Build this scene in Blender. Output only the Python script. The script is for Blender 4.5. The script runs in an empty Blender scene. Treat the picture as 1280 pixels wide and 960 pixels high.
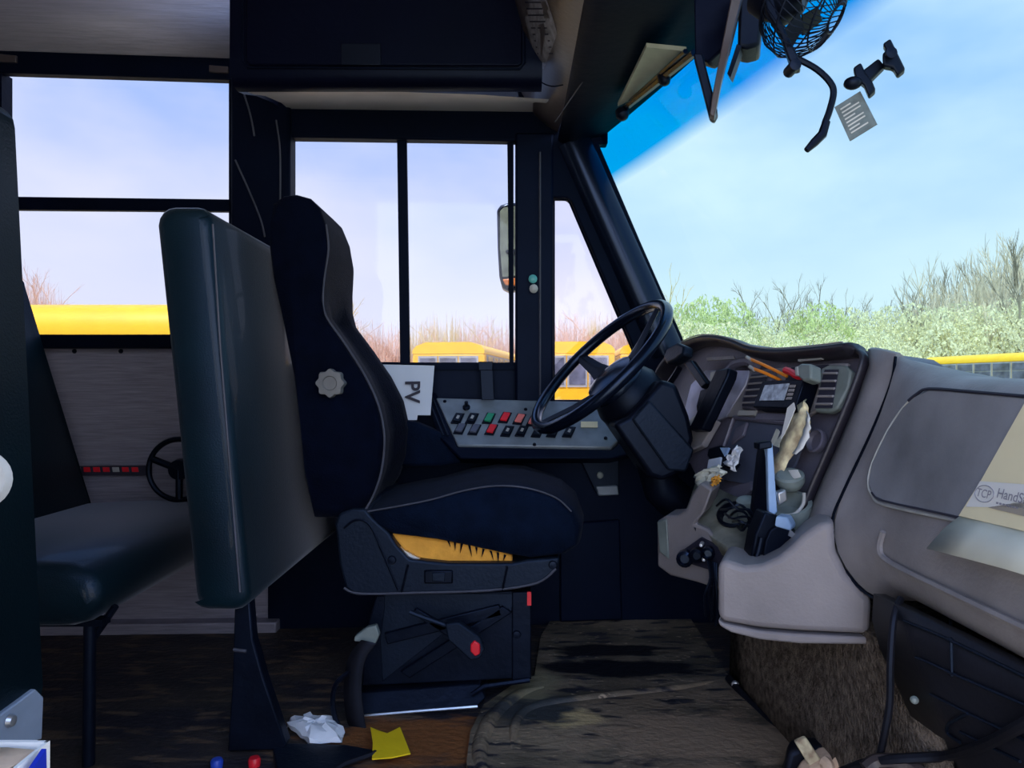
import bpy, bmesh, math, random
from mathutils import Vector, Matrix
V = Vector
rnd = random.Random(7)
scene = bpy.context.scene
COL = scene.collection
ZC = 0.80           # lens height above the bus floor
FP = 900.0          # focal length in pixels of a 1280 wide frame
PI = math.pi

def P(px, py, d):                      # a pixel and its distance -> a point
    return V(((px - 640) / FP * d, d, ZC + (480 - py) / FP * d))
def R(x, d, z):                        # x forward, d towards the left wall, z above lens
    return V((x, d, ZC + z))
def W(px, py, off=0.0):                # on the left side wall
    k = (px - 640) / FP
    return P(px, py, 2.40 / (1 - 0.045 * k) - off)
TILT = 0.35
DN = V((-0.918, -0.227, 0.321)).normalized()   # normal of the instrument face
def D(px, py, off=0.0):                # on the instrument face of the dash
    k = (px - 640) / FP; m = (480 - py) / FP
    return P(px, py, 1.046 / (k + 0.247 - TILT * m)) + DN * off
GN = V((-0.967, 0, 0.254)).normalized()
def G(px, py, off=0.0):                # on the passenger side dash face
    k = (px - 640) / FP; m = (480 - py) / FP
    return P(px, py, 0.6726 / (k - 0.263 * m)) + GN * off

# ------------------------------------------------------------------ materials
def mat(name, col, rough=0.5, metal=0.0, var=0.25, scale=12.0, bump=0.0, bscale=60.0, spec=0.5, stretch=None, coat=0.0):
    m = bpy.data.materials.new(name); m.use_nodes = True
    nt = m.node_tree; b = nt.nodes['Principled BSDF']
    b.inputs['Roughness'].default_value = rough
    b.inputs['Metallic'].default_value = metal
    b.inputs['Specular IOR Level'].default_value = spec
    b.inputs['Coat Weight'].default_value = coat
    tc = nt.nodes.new('ShaderNodeTexCoord')
    mp = nt.nodes.new('ShaderNodeMapping'); nt.links.new(tc.outputs['Object'], mp.inputs[0])
    if stretch: mp.inputs['Scale'].default_value = stretch
    n = nt.nodes.new('ShaderNodeTexNoise'); n.inputs['Scale'].default_value = scale; n.inputs['Detail'].default_value = 6
    nt.links.new(mp.outputs[0], n.inputs[0])
    r = nt.nodes.new('ShaderNodeValToRGB')
    r.color_ramp.elements[0].position = 0.3; r.color_ramp.elements[1].position = 0.7
    r.color_ramp.elements[0].color = [c * (1 - var) for c in col] + [1]
    r.color_ramp.elements[1].color = [min(1, c * (1 + var)) for c in col] + [1]
    nt.links.new(n.outputs[0], r.inputs[0]); nt.links.new(r.outputs[0], b.inputs['Base Color'])
    if bump:
        n2 = nt.nodes.new('ShaderNodeTexNoise'); n2.inputs['Scale'].default_value = bscale; n2.inputs['Detail'].default_value = 3
        nt.links.new(mp.outputs[0], n2.inputs[0])
        bp = nt.nodes.new('ShaderNodeBump'); bp.inputs['Strength'].default_value = bump; bp.inputs['Distance'].default_value = 0.01
        nt.links.new(n2.outputs[0], bp.inputs['Height']); nt.links.new(bp.outputs[0], b.inputs['Normal'])
    return m

def glass(name, col, col2=None, z0=0, z1=1, gloss=0.03):
    m = bpy.data.materials.new(name); m.use_nodes = True
    nt = m.node_tree; nt.nodes.clear()
    o = nt.nodes.new('ShaderNodeOutputMaterial'); t = nt.nodes.new('ShaderNodeBsdfTransparent')
    g = nt.nodes.new('ShaderNodeBsdfGlossy'); g.inputs['Roughness'].default_value = 0.05
    mx = nt.nodes.new('ShaderNodeMixShader'); mx.inputs[0].default_value = gloss
    nt.links.new(t.outputs[0], mx.inputs[1]); nt.links.new(g.outputs[0], mx.inputs[2]); nt.links.new(mx.outputs[0], o.inputs[0])
    t.inputs[0].default_value = (*col, 1)
    if col2:                            # the shade band along the top of the screen
        ge = nt.nodes.new('ShaderNodeNewGeometry'); sp = nt.nodes.new('ShaderNodeSeparateXYZ')
        mr = nt.nodes.new('ShaderNodeMapRange'); mr.inputs[1].default_value = z0; mr.inputs[2].default_value = z1
        nt.links.new(ge.outputs['Position'], sp.inputs[0]); nt.links.new(sp.outputs[2], mr.inputs[0])
        cm = nt.nodes.new('ShaderNodeMix'); cm.data_type = 'RGBA'
        cm.inputs[6].default_value = (*col, 1); cm.inputs[7].default_value = (*col2, 1)
        nt.links.new(mr.outputs[0], cm.inputs[0]); nt.links.new(cm.outputs[2], t.inputs[0])
    return m

M = dict(
    panel=mat('brushed_panel', (.29, .28, .34), .45, .3, .18, 9, .25, 14, stretch=(1, 1, 14)),
    cove=mat('grey_ceiling_panel', (.22, .215, .26), .5, .1, .12, 8, .15, 14, stretch=(1, 1, 14)),
    trim=mat('black_trim', (.0008, .002, .009), .58, 0, .3, 6, .1, 40, spec=.14),
    dark=mat('dark_blue_panel', (.002, .004, .014), .5, 0, .3, 5, .08, 40, spec=.14),
    header=mat('overhead_plastic', (.0015, .002, .009), .38, 0, .25, 4, .06, 60, spec=.14),
    brownhd=mat('brown_grey_plastic', (.05, .04, .042), .35, 0, .25, 6, .06, 60),
    cavity=mat('cove_plastic', (.4, .38, .4), .4, 0, .1, 6),
    vinyl=mat('green_vinyl', (.0007, .008, .012), .48, 0, .3, 5, .12, 300, spec=.5, coat=.12),
    vinyl2=mat('green_vinyl_side', (.001, .008, .012), .45, 0, .3, 5, .16, 300, spec=.4),
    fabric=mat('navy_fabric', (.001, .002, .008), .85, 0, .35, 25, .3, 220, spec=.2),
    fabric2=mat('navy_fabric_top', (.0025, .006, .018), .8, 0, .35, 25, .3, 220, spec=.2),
    piping=mat('grey_piping', (.05, .055, .08), .6),
    plastic=mat('charcoal_plastic', (.007, .011, .02), .45, 0, .2, 10, .1, 120),
    black=mat('black_plastic', (.0025, .0035, .008), .4, 0, .3, 10, .06, 60),
    gloss=mat('glossy_black', (.002, .004, .011), .22, 0, .2, 5),
    metal=mat('black_steel', (.004, .006, .013), .4, .1, .3, 14, .1, 60),
    dash=mat('grey_dash_plastic', (.285, .27, .28), .48, 0, .3, 7, .12, 180, spec=.4),
    dashlt=mat('grey_console_plastic', (.255, .235, .245), .5, 0, .2, 6, .1, 180, spec=.4),
    dashdk=mat('dark_dash_plastic', (.11, .105, .145), .42, 0, .3, 10, .1, 120),
    door=mat('glove_door_plastic', (.24, .25, .28), .5, 0, .35, 6, .1, 180, spec=.35),
    slate=mat('slate_tray', (.075, .09, .14), .45, 0, .2, 10),
    silver=mat('silver_panel', (.36, .38, .5), .35, .4, .3, 12),
    switchp=mat('switch_plate', (.2, .25, .3), .42, .2, .25, 14, .05, 60),
    greydirt=mat('dusty_shelf', (.2, .205, .17), .6, 0, .6, 14, .2, 60),
    greyl=mat('light_grey', (.42, .43, .42), .5, 0, .2, 20),
    greyg=mat('green_grey', (.2, .24, .23), .45, 0, .25, 15),
    chrome=mat('metal_bright', (.6, .62, .65), .3, .8, .2, 20),
    white=mat('white_paper', (.8, .84, .9), .7, 0, .08, 20, .25, 30),
    card=mat('white_card', (.6, .68, .8), .7, 0, .06, 6),
    cream=mat('cream_paper', (.95, .86, .58), .65, 0, .08, 5),
    pale=mat('pale_paper', (.7, .72, .62), .5, 0, .12, 8),
    banner=mat('white_banner', (.86, .87, .85), .6, 0, .03, 5),
    taupe=mat('taupe_ink', (.4, .36, .3), .6, 0, .05, 5),
    ink=mat('dark_ink', (.02, .02, .04), .6, 0, .05, 5),
    inkg=mat('grey_ink', (.3, .3, .36), .6, 0, .05, 5),
    yellow=mat('yellow_paper', (.98, .66, .01), .6, 0, .06, 8, .15, 20),
    foam=mat('orange_foam', (.85, .38, .05), .9, 0, .25, 14, .5, 50),
    red=mat('red_plastic', (.75, .015, .03), .35, 0, .1, 8),
    pinkred=mat('coral_plastic', (.85, .22, .2), .4, 0, .1, 8),
    green=mat('green_plastic', (.02, .3, .16), .4, 0, .1, 8),
    blue=mat('blue_plastic', (.02, .07, .5), .4, 0, .1, 8),
    inkblue=mat('blue_print', (.01, .03, .42), .5, 0, .1, 8),
    teal=mat('teal_button', (.1, .42, .42), .35, 0, .1, 8),
    bluebar=mat('blue_white_bar', (.35, .52, .78), .4, .1, .2, 12),
    orange=mat('orange_wire', (.95, .28, .02), .45, 0, .15, 30),
    tan=mat('tan_cardboard', (.82, .58, .36), .75, 0, .55, 40, .4, 40),
    peach=mat('peach_leather', (.74, .53, .37), .7, 0, .15, 14, .4, 40),
    plate=mat('grey_plate', (.3, .37, .48), .45, .3, .15, 12),
    carpet=mat('brown_carpet', (.15, .12, .095), .95, 0, .6, 55, .9, 160, spec=.1),
    rubber=mat('black_rubber', (.012, .012, .016), .5, 0, .3, 12, .1, 60),
    labelp=mat('printed_label', (.17, .17, .2), .5, 0, .4, 40, stretch=(1, 1, 3)),
    visor=mat('pale_visor', (.36, .38, .3), .6, 0, .15, 14),
    tagm=mat('grey_tag', (.1, .13, .14), .6, 0, .3, 70),
    bus=mat('bus_yellow', (.95, .5, .01), .4, 0, .06, 3),
    busroof=mat('bus_roof_yellow', (1.0, .57, .015), .4, 0, .06, 3),
    buswin=mat('bus_window_dark', (.12, .13, .2), .15, 0, .5, 3),
    busframe=mat('bus_window_frame', (.38, .38, .4), .5, 0, .2, 3),
    bark=mat('hazed_bark', (.86, .79, .68), .9, 0, .15, 3),  # bark colour paled to stand for haze and overexposure
    bark2=mat('grey_bark', (.3, .27, .22), .9, 0, .15, 3),
    pinkhaze=mat('pink_haze_brush', (.97, .7, .58), .9, 0, .15, 3),  # pink of the window glare put into the twig colour
    goldhaze=mat('gold_haze_brush', (.97, .78, .45), .9, 0, .15, 3),  # orange glare and haze put into the twig colour
    leafg=mat('hazed_green_leaf', (.7, .76, .42), .8, 0, .25, .8),  # green washed out in the colour itself, in place of haze
    leafy=mat('hazed_straw_leaf', (.92, .86, .64), .8, 0, .15, .8),  # leaf tone lightened to stand in for distant haze
    ground=mat('yard_ground', (.42, .37, .27), .95, 0, .25, .3),
    mirror=mat('mirror_glass', (.42, .48, .36), .15, .5, .5, 18),
    amber=mat('amber_lens', (.85, .25, .05), .3, 0, .1, 8),
    screen=mat('radio_screen', (.36, .42, .5), .25, .2, .5, 60),
    clear=glass('side_glass', (.535, .54, .565)),
    screenglass=glass('windscreen_glass', (.23, .315, .305), (.0, .135, .26), ZC + .655, ZC + .70, .02),
    vent=glass('quarter_glass', (.56, .55, .57)),
)

def floor_mat(name, base, streak, blotch, masks):
    m = bpy.data.materials.new(name); m.use_nodes = True
    nt = m.node_tree; b = nt.nodes['Principled BSDF']; L = nt.links.new
    ge = nt.nodes.new('ShaderNodeNewGeometry')
    def noise(scale, sc3, detail=8):
        mp = nt.nodes.new('ShaderNodeMapping'); mp.inputs['Scale'].default_value = sc3
        n = nt.nodes.new('ShaderNodeTexNoise'); n.inputs['Scale'].default_value = scale; n.inputs['Detail'].default_value = detail
        L(ge.outputs['Position'], mp.inputs[0]); L(mp.outputs[0], n.inputs[0]); return n.outputs[0]
    def ramp(src, p0, p1):
        r = nt.nodes.new('ShaderNodeMapRange'); r.inputs[1].default_value = p0; r.inputs[2].default_value = p1
        L(src, r.inputs[0]); return r.outputs[0]
    def mix(fac, a, c):
        x = nt.nodes.new('ShaderNodeMix'); x.data_type = 'RGBA'
        L(fac, x.inputs[0])
        if isinstance(a, tuple): x.inputs[6].default_value = (*a, 1)
        else: L(a, x.inputs[6])
        x.inputs[7].default_value = (*c, 1)
        return x.outputs[2]
    col = mix(ramp(noise(3.0, (1, 1.6, 1)), .42, .62), base, streak)
    col = mix(ramp(noise(9, (1, 3.5, 1)), .54, .62), col, blotch)
    col = mix(ramp(noise(38, (1, 2.2, 1)), .62, .7), col, tuple(min(1, c * 1.6) for c in streak))
    for (cx, cy, rx, ry, c) in masks:
        mp = nt.nodes.new('ShaderNodeVectorMath'); mp.operation = 'SUBTRACT'; mp.inputs[1].default_value = (cx, cy, 0)
        L(ge.outputs['Position'], mp.inputs[0])
        sc = nt.nodes.new('ShaderNodeVectorMath'); sc.operation = 'MULTIPLY'; sc.inputs[1].default_value = (1 / rx, 1 / ry, 0)
        L(mp.outputs[0], sc.inputs[0])
        ln = nt.nodes.new('ShaderNodeVectorMath'); ln.operation = 'LENGTH'; L(sc.outputs[0], ln.inputs[0])
        ad = nt.nodes.new('ShaderNodeMath'); ad.operation = 'ADD'; L(ln.outputs['Value'], ad.inputs[0])
        n = noise(11, (1, 2.5, 1)); sb = nt.nodes.new('ShaderNodeMath'); sb.operation = 'MULTIPLY_ADD'
        L(n, sb.inputs[0]); sb.inputs[1].default_value = 1.6; sb.inputs[2].default_value = -.8
        L(sb.outputs[0], ad.inputs[1])
        col = mix(ramp(ad.outputs[0], 1.1, .75), col, c)
    L(col, b.inputs['Base Color'])
    rr = nt.nodes.new('ShaderNodeMapRange'); rr.inputs[3].default_value = .38; rr.inputs[4].default_value = .75
    L(noise(5, (1, 2, 1)), rr.inputs[0]); L(rr.outputs[0], b.inputs['Roughness'])
    b.inputs['Specular IOR Level'].default_value = .35
    bp = nt.nodes.new('ShaderNodeBump'); bp.inputs['Strength'].default_value = .5; bp.inputs['Distance'].default_value = .01
    L(noise(45, (1, 1.5, 1)), bp.inputs['Height']); L(bp.outputs[0], b.inputs['Normal'])
    return m
for k_ in ('leafg', 'leafy', 'bark', 'pinkhaze', 'goldhaze'):      # thin twigs and leaves let light through
    t_ = M[k_].node_tree; pr_ = t_.nodes['Principled BSDF']; tl = t_.nodes.new('ShaderNodeBsdfTranslucent'); ms = t_.nodes.new('ShaderNodeMixShader')
    src = pr_.inputs['Base Color'].links[0].from_socket; t_.links.new(src, tl.inputs[0]); ms.inputs[0].default_value = .45
    pr_.inputs['Specular IOR Level'].default_value = .05
    t_.links.new(pr_.outputs[0], ms.inputs[1]); t_.links.new(tl.outputs[0], ms.inputs[2]); t_.links.new(ms.outputs[0], t_.nodes['Material Output'].inputs[0])
for k_, w_ in (('vinyl', .3), ('fabric', .04), ('fabric2', .025)):       # sheen added to imitate window glare on the upholstery
    b_ = M[k_].node_tree.nodes['Principled BSDF']; b_.inputs['Sheen Weight'].default_value = w_; b_.inputs['Sheen Roughness'].default_value = .35
    b_.inputs['Sheen Tint'].default_value = (.8, .85, 1, 1)
for k_, sp_ in (('trim', .14), ('dark', .14), ('header', .14), ('plastic', .28), ('black', .25), ('metal', .25), ('gloss', .5), ('vinyl', .45), ('vinyl2', .3), ('fabric', .1), ('fabric2', .12), ('rubber', .25)):
    b_ = M[k_].node_tree.nodes['Principled BSDF']; b_.inputs['Specular IOR Level'].default_value = sp_; b_.inputs['Specular Tint'].default_value = (.42, .6, 1, 1)
M['floor'] = floor_mat('dirty_floor', (.022, .02, .028), (.05, .04, .034), (.12, .08, .055),
                       [(-.2, 1.62, .24, .11, (.24, .09, .03))])
M['mat'] = floor_mat('muddy_rubber', (.10, .082, .06), (.27, .205, .14), (.025, .025, .034),
                     [(.30, 2.0, .26, .07, (.004, .004, .008)), (.28, 2.13, .2, .05, (.008, .007, .01)), (.13, 1.70, .1, .05, (.5, .38, .2)), (.42, 1.60, .28, .12, (.3, .22, .15)), (.05, 1.75, .1, .1, (.04, .045, .05)), (.02, 1.9, .1, .12, (.22, .19, .12))])

# ------------------------------------------------------------------ mesh helper
def orth(a):
    a = a.normalized(); u = a.cross(V((0, 0, 1)))
    if u.length < 1e-3: u = a.cross(V((1, 0, 0)))
    u.normalize(); return u, a.cross(u).normalized()
def spline(pts, n=6, closed=False):
    pts = [V(p) for p in pts]; out = []; N = len(pts)
    rng = range(N) if closed else range(N - 1)
    for i in rng:
        if closed: a, b, c, d = pts[i - 1], pts[i], pts[(i + 1) % N], pts[(i + 2) % N]
        else: a, b, c, d = pts[max(i - 1, 0)], pts[i], pts[i + 1], pts[min(i + 2, N - 1)]
        for k in range(n):
            t = k / n
            out.append(.5 * ((2 * b) + (c - a) * t + (2 * a - 5 * b + 4 * c - d) * t * t + (3 * b - a - 3 * c + d) * t ** 3))
    if not closed: out.append(pts[-1])
    return out
WLOC = {}
class MB:
    def __init__(s): s.v = []; s.f = []
    def add(s, vs, fs):
        o = len(s.v); s.v += [V(x) for x in vs]; s.f += [[i + o for i in f] for f in fs]; return s
    def prism(s, poly, vec):
        n = len(poly); vec = V(vec); poly = [V(p) for p in poly]
        return s.add(poly + [p + vec for p in poly], [list(range(n)), list(range(2 * n - 1, n - 1, -1))] + [[i, (i + 1) % n, (i + 1) % n + n, i + n] for i in range(n)])
    def box(s, c, size, rot=None):
        c = V(c); a = [x / 2 for x in size]; rot = rot or Matrix.Identity(3)
        vs = [c + rot @ V((x * a[0], y * a[1], z * a[2])) for x in (-1, 1) for y in (-1, 1) for z in (-1, 1)]
        return s.add(vs, [[0, 1, 3, 2], [4, 6, 7, 5], [0, 4, 5, 1], [2, 3, 7, 6], [0, 2, 6, 4], [1, 5, 7, 3]])
    def tube(s, pts, r, n=8, closed=False):
        pts = [V(p) for p in pts]; N = len(pts); rs = r if isinstance(r, (list, tuple)) else [r] * N
        rings = []; u = None
        for i, p in enumerate(pts):
            if closed: t = pts[(i + 1) % N] - pts[i - 1]
            else: t = pts[min(i + 1, N - 1)] - pts[max(i - 1, 0)]
            t.normalize()
            if u is None: u, w = orth(t)
            else:
                u = (u - t * u.dot(t)).normalized(); w = t.cross(u)
            rings.append([p + (u * math.cos(2 * PI * k / n) + w * math.sin(2 * PI * k / n)) * rs[i] for k in range(n)])
        return s.loft(rings, caps=not closed, wrap=closed)
    def loft(s, rings, caps=True, wrap=False):
        n = len(rings[0]); N = len(rings); vs = [p for r in rings for p in r]; fs = []
        for i in range(N if wrap else N - 1):
            j = (i + 1) % N
            for k in range(n):
                k2 = (k + 1) % n; fs.append([i * n + k, i * n + k2, j * n + k2, j * n + k])
        if caps and not wrap: fs += [list(range(n - 1, -1, -1)), [(N - 1) * n + k for k in range(n)]]
        return s.add(vs, fs)
    def grid(s, rows):
        n = len(rows[0]); vs = [p for r in rows for p in r]; fs = []
        for i in range(len(rows) - 1):
            for k in range(n - 1): fs.append([i * n + k, i * n + k + 1, (i + 1) * n + k + 1, (i + 1) * n + k])
        return s.add(vs, fs)
    def lathe(s, c, axis, prof, n=20):
        c = V(c); a = V(axis).normalized(); u, w = orth(a)
        return s.loft([[c + a * h + (u * math.cos(2 * PI * k / n) + w * math.sin(2 * PI * k / n)) * r for k in range(n)] for r, h in prof])
    def ball(s, c, rad, n=12, m=8, rot=None):
        c = V(c); rad = rad if isinstance(rad, (tuple, list)) else (rad,) * 3; rings = []
        rot = rot or Matrix.Identity(3)
        for i in range(m + 1):
            a = PI * min(max(i / m, .02), .98)
            rings.append([c + rot @ V((rad[0] * math.sin(a) * math.cos(2 * PI * k / n), rad[1] * math.sin(a) * math.sin(2 * PI * k / n), rad[2] * math.cos(a))) for k in range(n)])
        return s.loft(rings)
    def build(s, name, m, parent=None, bev=0, seg=2, smooth=38, solid=0, sub=0, label=None, fix=True):
        off = V((0, 0, 0))
        if parent is not None: off = WLOC[parent.name]
        else:
            lo = [min(p[i] for p in s.v) for i in range(3)]; hi = [max(p[i] for p in s.v) for i in range(3)]
            off = V(((lo[0] + hi[0]) / 2, (lo[1] + hi[1]) / 2, lo[2]))
        me = bpy.data.meshes.new(name); me.from_pydata([p - off for p in s.v], [], s.f); me.update()
        if fix:
            bm = bmesh.new(); bm.from_mesh(me); bmesh.ops.recalc_face_normals(bm, faces=bm.faces); bm.to_mesh(me); bm.free()
        me.shade_smooth(); me.set_sharp_from_angle(angle=math.radians(smooth))
        me.materials.append(M[m])
        o = bpy.data.objects.new(name, me); COL.objects.link(o)
        if parent is not None: o.parent = parent; WLOC[o.name] = off
        else: o.location = off; WLOC[o.name] = off
        if solid:
            q = o.modifiers.new('thick', 'SOLIDIFY'); q.thickness = solid; q.offset = -1
        if sub:
            q = o.modifiers.new('sub', 'SUBSURF'); q.levels = sub; q.render_levels = sub
        if bev:
            q = o.modifiers.new('bev', 'BEVEL'); q.width = bev; q.segments = seg; q.limit_method = 'ANGLE'; q.angle_limit = math.radians(35)
            q.harden_normals = False
        if label: o['label'] = label
        return o
def thing(name, label, cat, loc, group=None):
    o = bpy.data.objects.new(name, None); COL.objects.link(o); o.location = loc; o.empty_display_size = .05
    o['label'] = label; o['category'] = cat
    if group: o['group'] = group
    WLOC[o.name] = V(loc); return o
def tag(o, label, cat, group=None):
    o['label'] = label; o['category'] = cat
    if group: o['group'] = group
    return o
def struct(o): o['kind'] = 'structure'; return o
def text(body, o, xd, yd, size, m, parent, name, thick=.0006):
    cu = bpy.data.curves.new(name, 'FONT'); cu.body = body; cu.size = 1; cu.extrude = 0; cu.offset = .022 if body == 'PV' else .004
    t = bpy.data.objects.new(name, cu); COL.objects.link(t)
    dg = bpy.context.evaluated_depsgraph_get(); me = bpy.data.meshes.new_from_object(t.evaluated_get(dg))
    bpy.data.objects.remove(t)
    xd = V(xd).normalized(); yd = V(yd); yd = (yd - xd * yd.dot(xd)).normalized(); nz = xd.cross(yd)
    b = MB(); b.add([V(o) + xd * v.co.x * size + yd * v.co.y * size + nz * thick for v in me.vertices], [list(p.vertices) for p in me.polygons])
    return b.build(name, m, parent, fix=False)
def pp(pts, d): return [P(x, y, d) for x, y in pts]
def wp(pts, off=0): return [W(x, y, off) for x, y in pts]
def dp(pts, off=0): return [D(x, y, off) for x, y in pts]

# ------------------------------------------------------------------ camera, sky, sun
cam = bpy.data.cameras.new('camera'); co = bpy.data.objects.new('camera', cam); COL.objects.link(co)
cam.sensor_width = 36; cam.lens = 36 * FP / 1280; cam.clip_start = .02; cam.clip_end = 2000
co.location = (0, 0, ZC); co.rotation_euler = (PI / 2, 0, 0); scene.camera = co
scene.view_settings.view_transform = 'Standard'; scene.view_settings.look = 'None'
scene.view_settings.gamma = 1; scene.view_settings.use_curve_mapping = False
scene.view_settings.exposure = 0.0
wd = bpy.data.worlds.new('sky'); scene.world = wd; wd.use_nodes = True
nt = wd.node_tree; L = nt.links.new; bg = nt.nodes['Background']
tc = nt.nodes.new('ShaderNodeTexCoord'); sp = nt.nodes.new('ShaderNodeSeparateXYZ'); L(tc.outputs['Generated'], sp.inputs[0])
mr = nt.nodes.new('ShaderNodeMapRange'); mr.inputs[1].default_value = .05; mr.inputs[2].default_value = .5; L(sp.outputs[2], mr.inputs[0])
cr = nt.nodes.new('ShaderNodeValToRGB'); L(mr.outputs[0], cr.inputs[0])
cr.color_ramp.elements[0].color = (.90, .90, 1.0, 1); cr.color_ramp.elements[1].color = (.2, .44, 1.0, 1)
ns = nt.nodes.new('ShaderNodeTexNoise'); ns.inputs['Scale'].default_value = 2.6; ns.inputs['Detail'].default_value = 5
mp = nt.nodes.new('ShaderNodeMapping'); mp.inputs['Scale'].default_value = (1, 1, 2.2); mp.inputs['Location'].default_value = (.35, .2, .1)
L(tc.outputs['Generated'], mp.inputs[0]); L(mp.outputs[0], ns.inputs[0])
m2 = nt.nodes.new('ShaderNodeMapRange'); m2.inputs[1].default_value = .39; m2.inputs[2].default_value = .66; L(ns.outputs[0], m2.inputs[0])
mx = nt.nodes.new('ShaderNodeMix'); mx.data_type = 'RGBA'; L(m2.outputs[0], mx.inputs[0]); L(cr.outputs[0], mx.inputs[6]); mx.inputs[7].default_value = (.86, .88, 1.0, 1)
L(mx.outputs[2], bg.inputs[0]); bg.inputs[1].default_value = 3.4
sl = bpy.data.lights.new('sun', 'SUN'); so = bpy.data.objects.new('sun', sl); COL.objects.link(so)
sl.energy = 13.0; sl.angle = .02; sl.color = (1, .95, .86); so.rotation_euler = (math.radians(30), 0, math.radians(-25)); so.location = (0, -5, 12)

# ------------------------------------------------------------------ shell of the bus
b = MB(); b.box((-1.1, 1.25, -.02), (3.9, 2.6, .04)); struct(b.build('floor', 'floor'))
b = MB(); b.prism(wp([(-900, 434), (345, 434), (345, 800), (-900, 800)]), (0, .05, 0)); struct(b.build('wall_left', 'panel'))
b = MB(); b.prism(wp([(335, 453), (690, 453), (690, 500), (800, 500), (800, 455), (930, 455), (930, 802), (335, 802)], .012), (0, .06, 0)); struct(b.build('wall_left', 'dark'))
b = MB(); b.prism(wp([(-900, 792), (345, 778), (345, 792), (-900, 806)], .05), (0, .06, 0)); struct(b.build('baseboard_left', 'panel', bev=.004))
b = MB(); b.prism(wp([(-900, 418), (300, 418), (300, 435), (-900, 435)], .045), (0, .05, 0)); struct(b.build('trim_1', 'trim', bev=.004))
t2 = struct(MB().prism(wp([(-900, 55), (300, 65), (300, 100), (-900, 62)], .04), (0, .035, 0)).build('trim_2', 'trim', bev=.004))
# gently curved ceiling cove
rows = []
for (dy, off) in [(85, 0.02), (30, .02), (0, .03), (-40, .06), (-75, .13), (-100, .25), (-112, .5), (-116, 1.0)]:
    row = []
    for px in (-900, -400, 0, 302):
        q = W(px, 60 + (px - 140) * .034, 0); zz = q.z + (70 - dy) * .0026; row.append(V((q.x, q.y - off, zz)))
    rows.append(row)
struct(MB().grid(rows).build('ceiling', 'cove', solid=.03))
struct(MB().box((-1.05, .95, 2.07), (3.9, 2.35, .04)).build('ceiling', 'cove'))
struct(MB().box((-2.98, 1.2, 1.0), (.04, 2.6, 2.1)).build('wall_rear', 'panel'))
struct(MB().box((-1.85, -.22, 1.0), (2.3, .04, 2.1)).build('wall_right', 'panel'))
# rear side window
w1 = struct(MB().prism(wp([(-420, 240), (290, 249), (290, 264), (-420, 258)], .03), (0, .025, 0)).build('window_1', 'trim', bev=.003))
MB().prism(wp([(-420, 60), (2, 90), (2, 420), (-420, 420)], .03), (0, .05, 0)).build('window_frame', 'trim', w1)
MB().prism(wp([(286, 90), (300, 90), (300, 420), (286, 420)], .03), (0, .05, 0)).build('window_frame', 'trim', w1)
MB().prism(wp([(2, 88), (288, 98), (288, 257), (2, 251)], -.01), (0, .004, 0)).build('window_pane', 'clear', w1)
MB().prism(wp([(2, 250), (288, 258), (288, 420), (2, 420)], .01), (0, .004, 0)).build('window_pane', 'clear', w1)
for (a, c, e, f) in [(-2, 66, 20, 78), (261, 80, 285, 91)]:
    o = MB().prism(wp([(a, c + 1), (e, c + 3), (e, f), (a, f - 1)], .048), (0, .01, 0)).build('latch', 'brownhd', t2, bev=.002)
# pillars
struct(MB().prism(wp([(287, 90), (362, 90), (362, 520), (287, 520)], .07), (0, .075, 0)).build('trim_3', 'trim', bev=.012))
b = MB()
for pts in ([(290, 82), (300, 104), (312, 140), (318, 170)], [(294, 200), (312, 240), (326, 275), (331, 296)], [(345, 150), (350, 190), (350, 260)]):
    b.tube(spline([W(x, y, .085) for x, y in pts], 5), .003, 6)  # thin grey tubes imitate glints of light on the pillar
tag(b.build('cable_and_glints', 'piping'), 'thin grey lines imitating glints on the black pillar behind the tall seat', 'cable')
struct(MB().prism(wp([(330, 110), (760, 110), (760, 180), (640, 176), (360, 171), (330, 171)], .05), (0, .045, 0)).build('trim_4', 'trim', bev=.006))
p5 = struct(MB().prism(wp([(644, 165), (692, 165), (692, 505), (644, 505)], .06), (0, .06, 0)).build('trim_5', 'dark', bev=.008))
MB().tube([W(675, 190, .064), W(675, 500, .064)], .0035, 6).build('bead', 'piping', p5)
for (x, y, m) in [(666, 349, 'teal'), (667, 361, 'greyl')]:
    MB().lathe(W(x, y, .075), (0, -1, 0), [(.002, 0), (.014, 0), (.014, .008), (.009, .013), (.002, .014)], 14).build('round_button', m, p5)
ap = struct(MB().prism(wp([(688, 165), (742, 160), (748, 178), (800, 300), (859, 434), (845, 475), (806, 470), (775, 395), (714, 252), (709, 247), (688, 247)], .05), (0, .05, 0)).build('trim_6', 'trim', bev=.006))
rows = []
for (x, y) in [(738, 172), (770, 245), (815, 345), (855, 436)]:
    a = W(x, y, .045)
    rows.append([a + V((.004, 0, 0)), a + V((-.01, -.022, -.0)), a + V((-.045, -.038, -.015)), a + V((-.09, -.03, -.03)), a + V((-.11, -.005, -.035)), a + V((-.05, .03, 0))])
MB().loft(rows).build('pillar_cover', 'gloss', ap, smooth=60)
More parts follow.
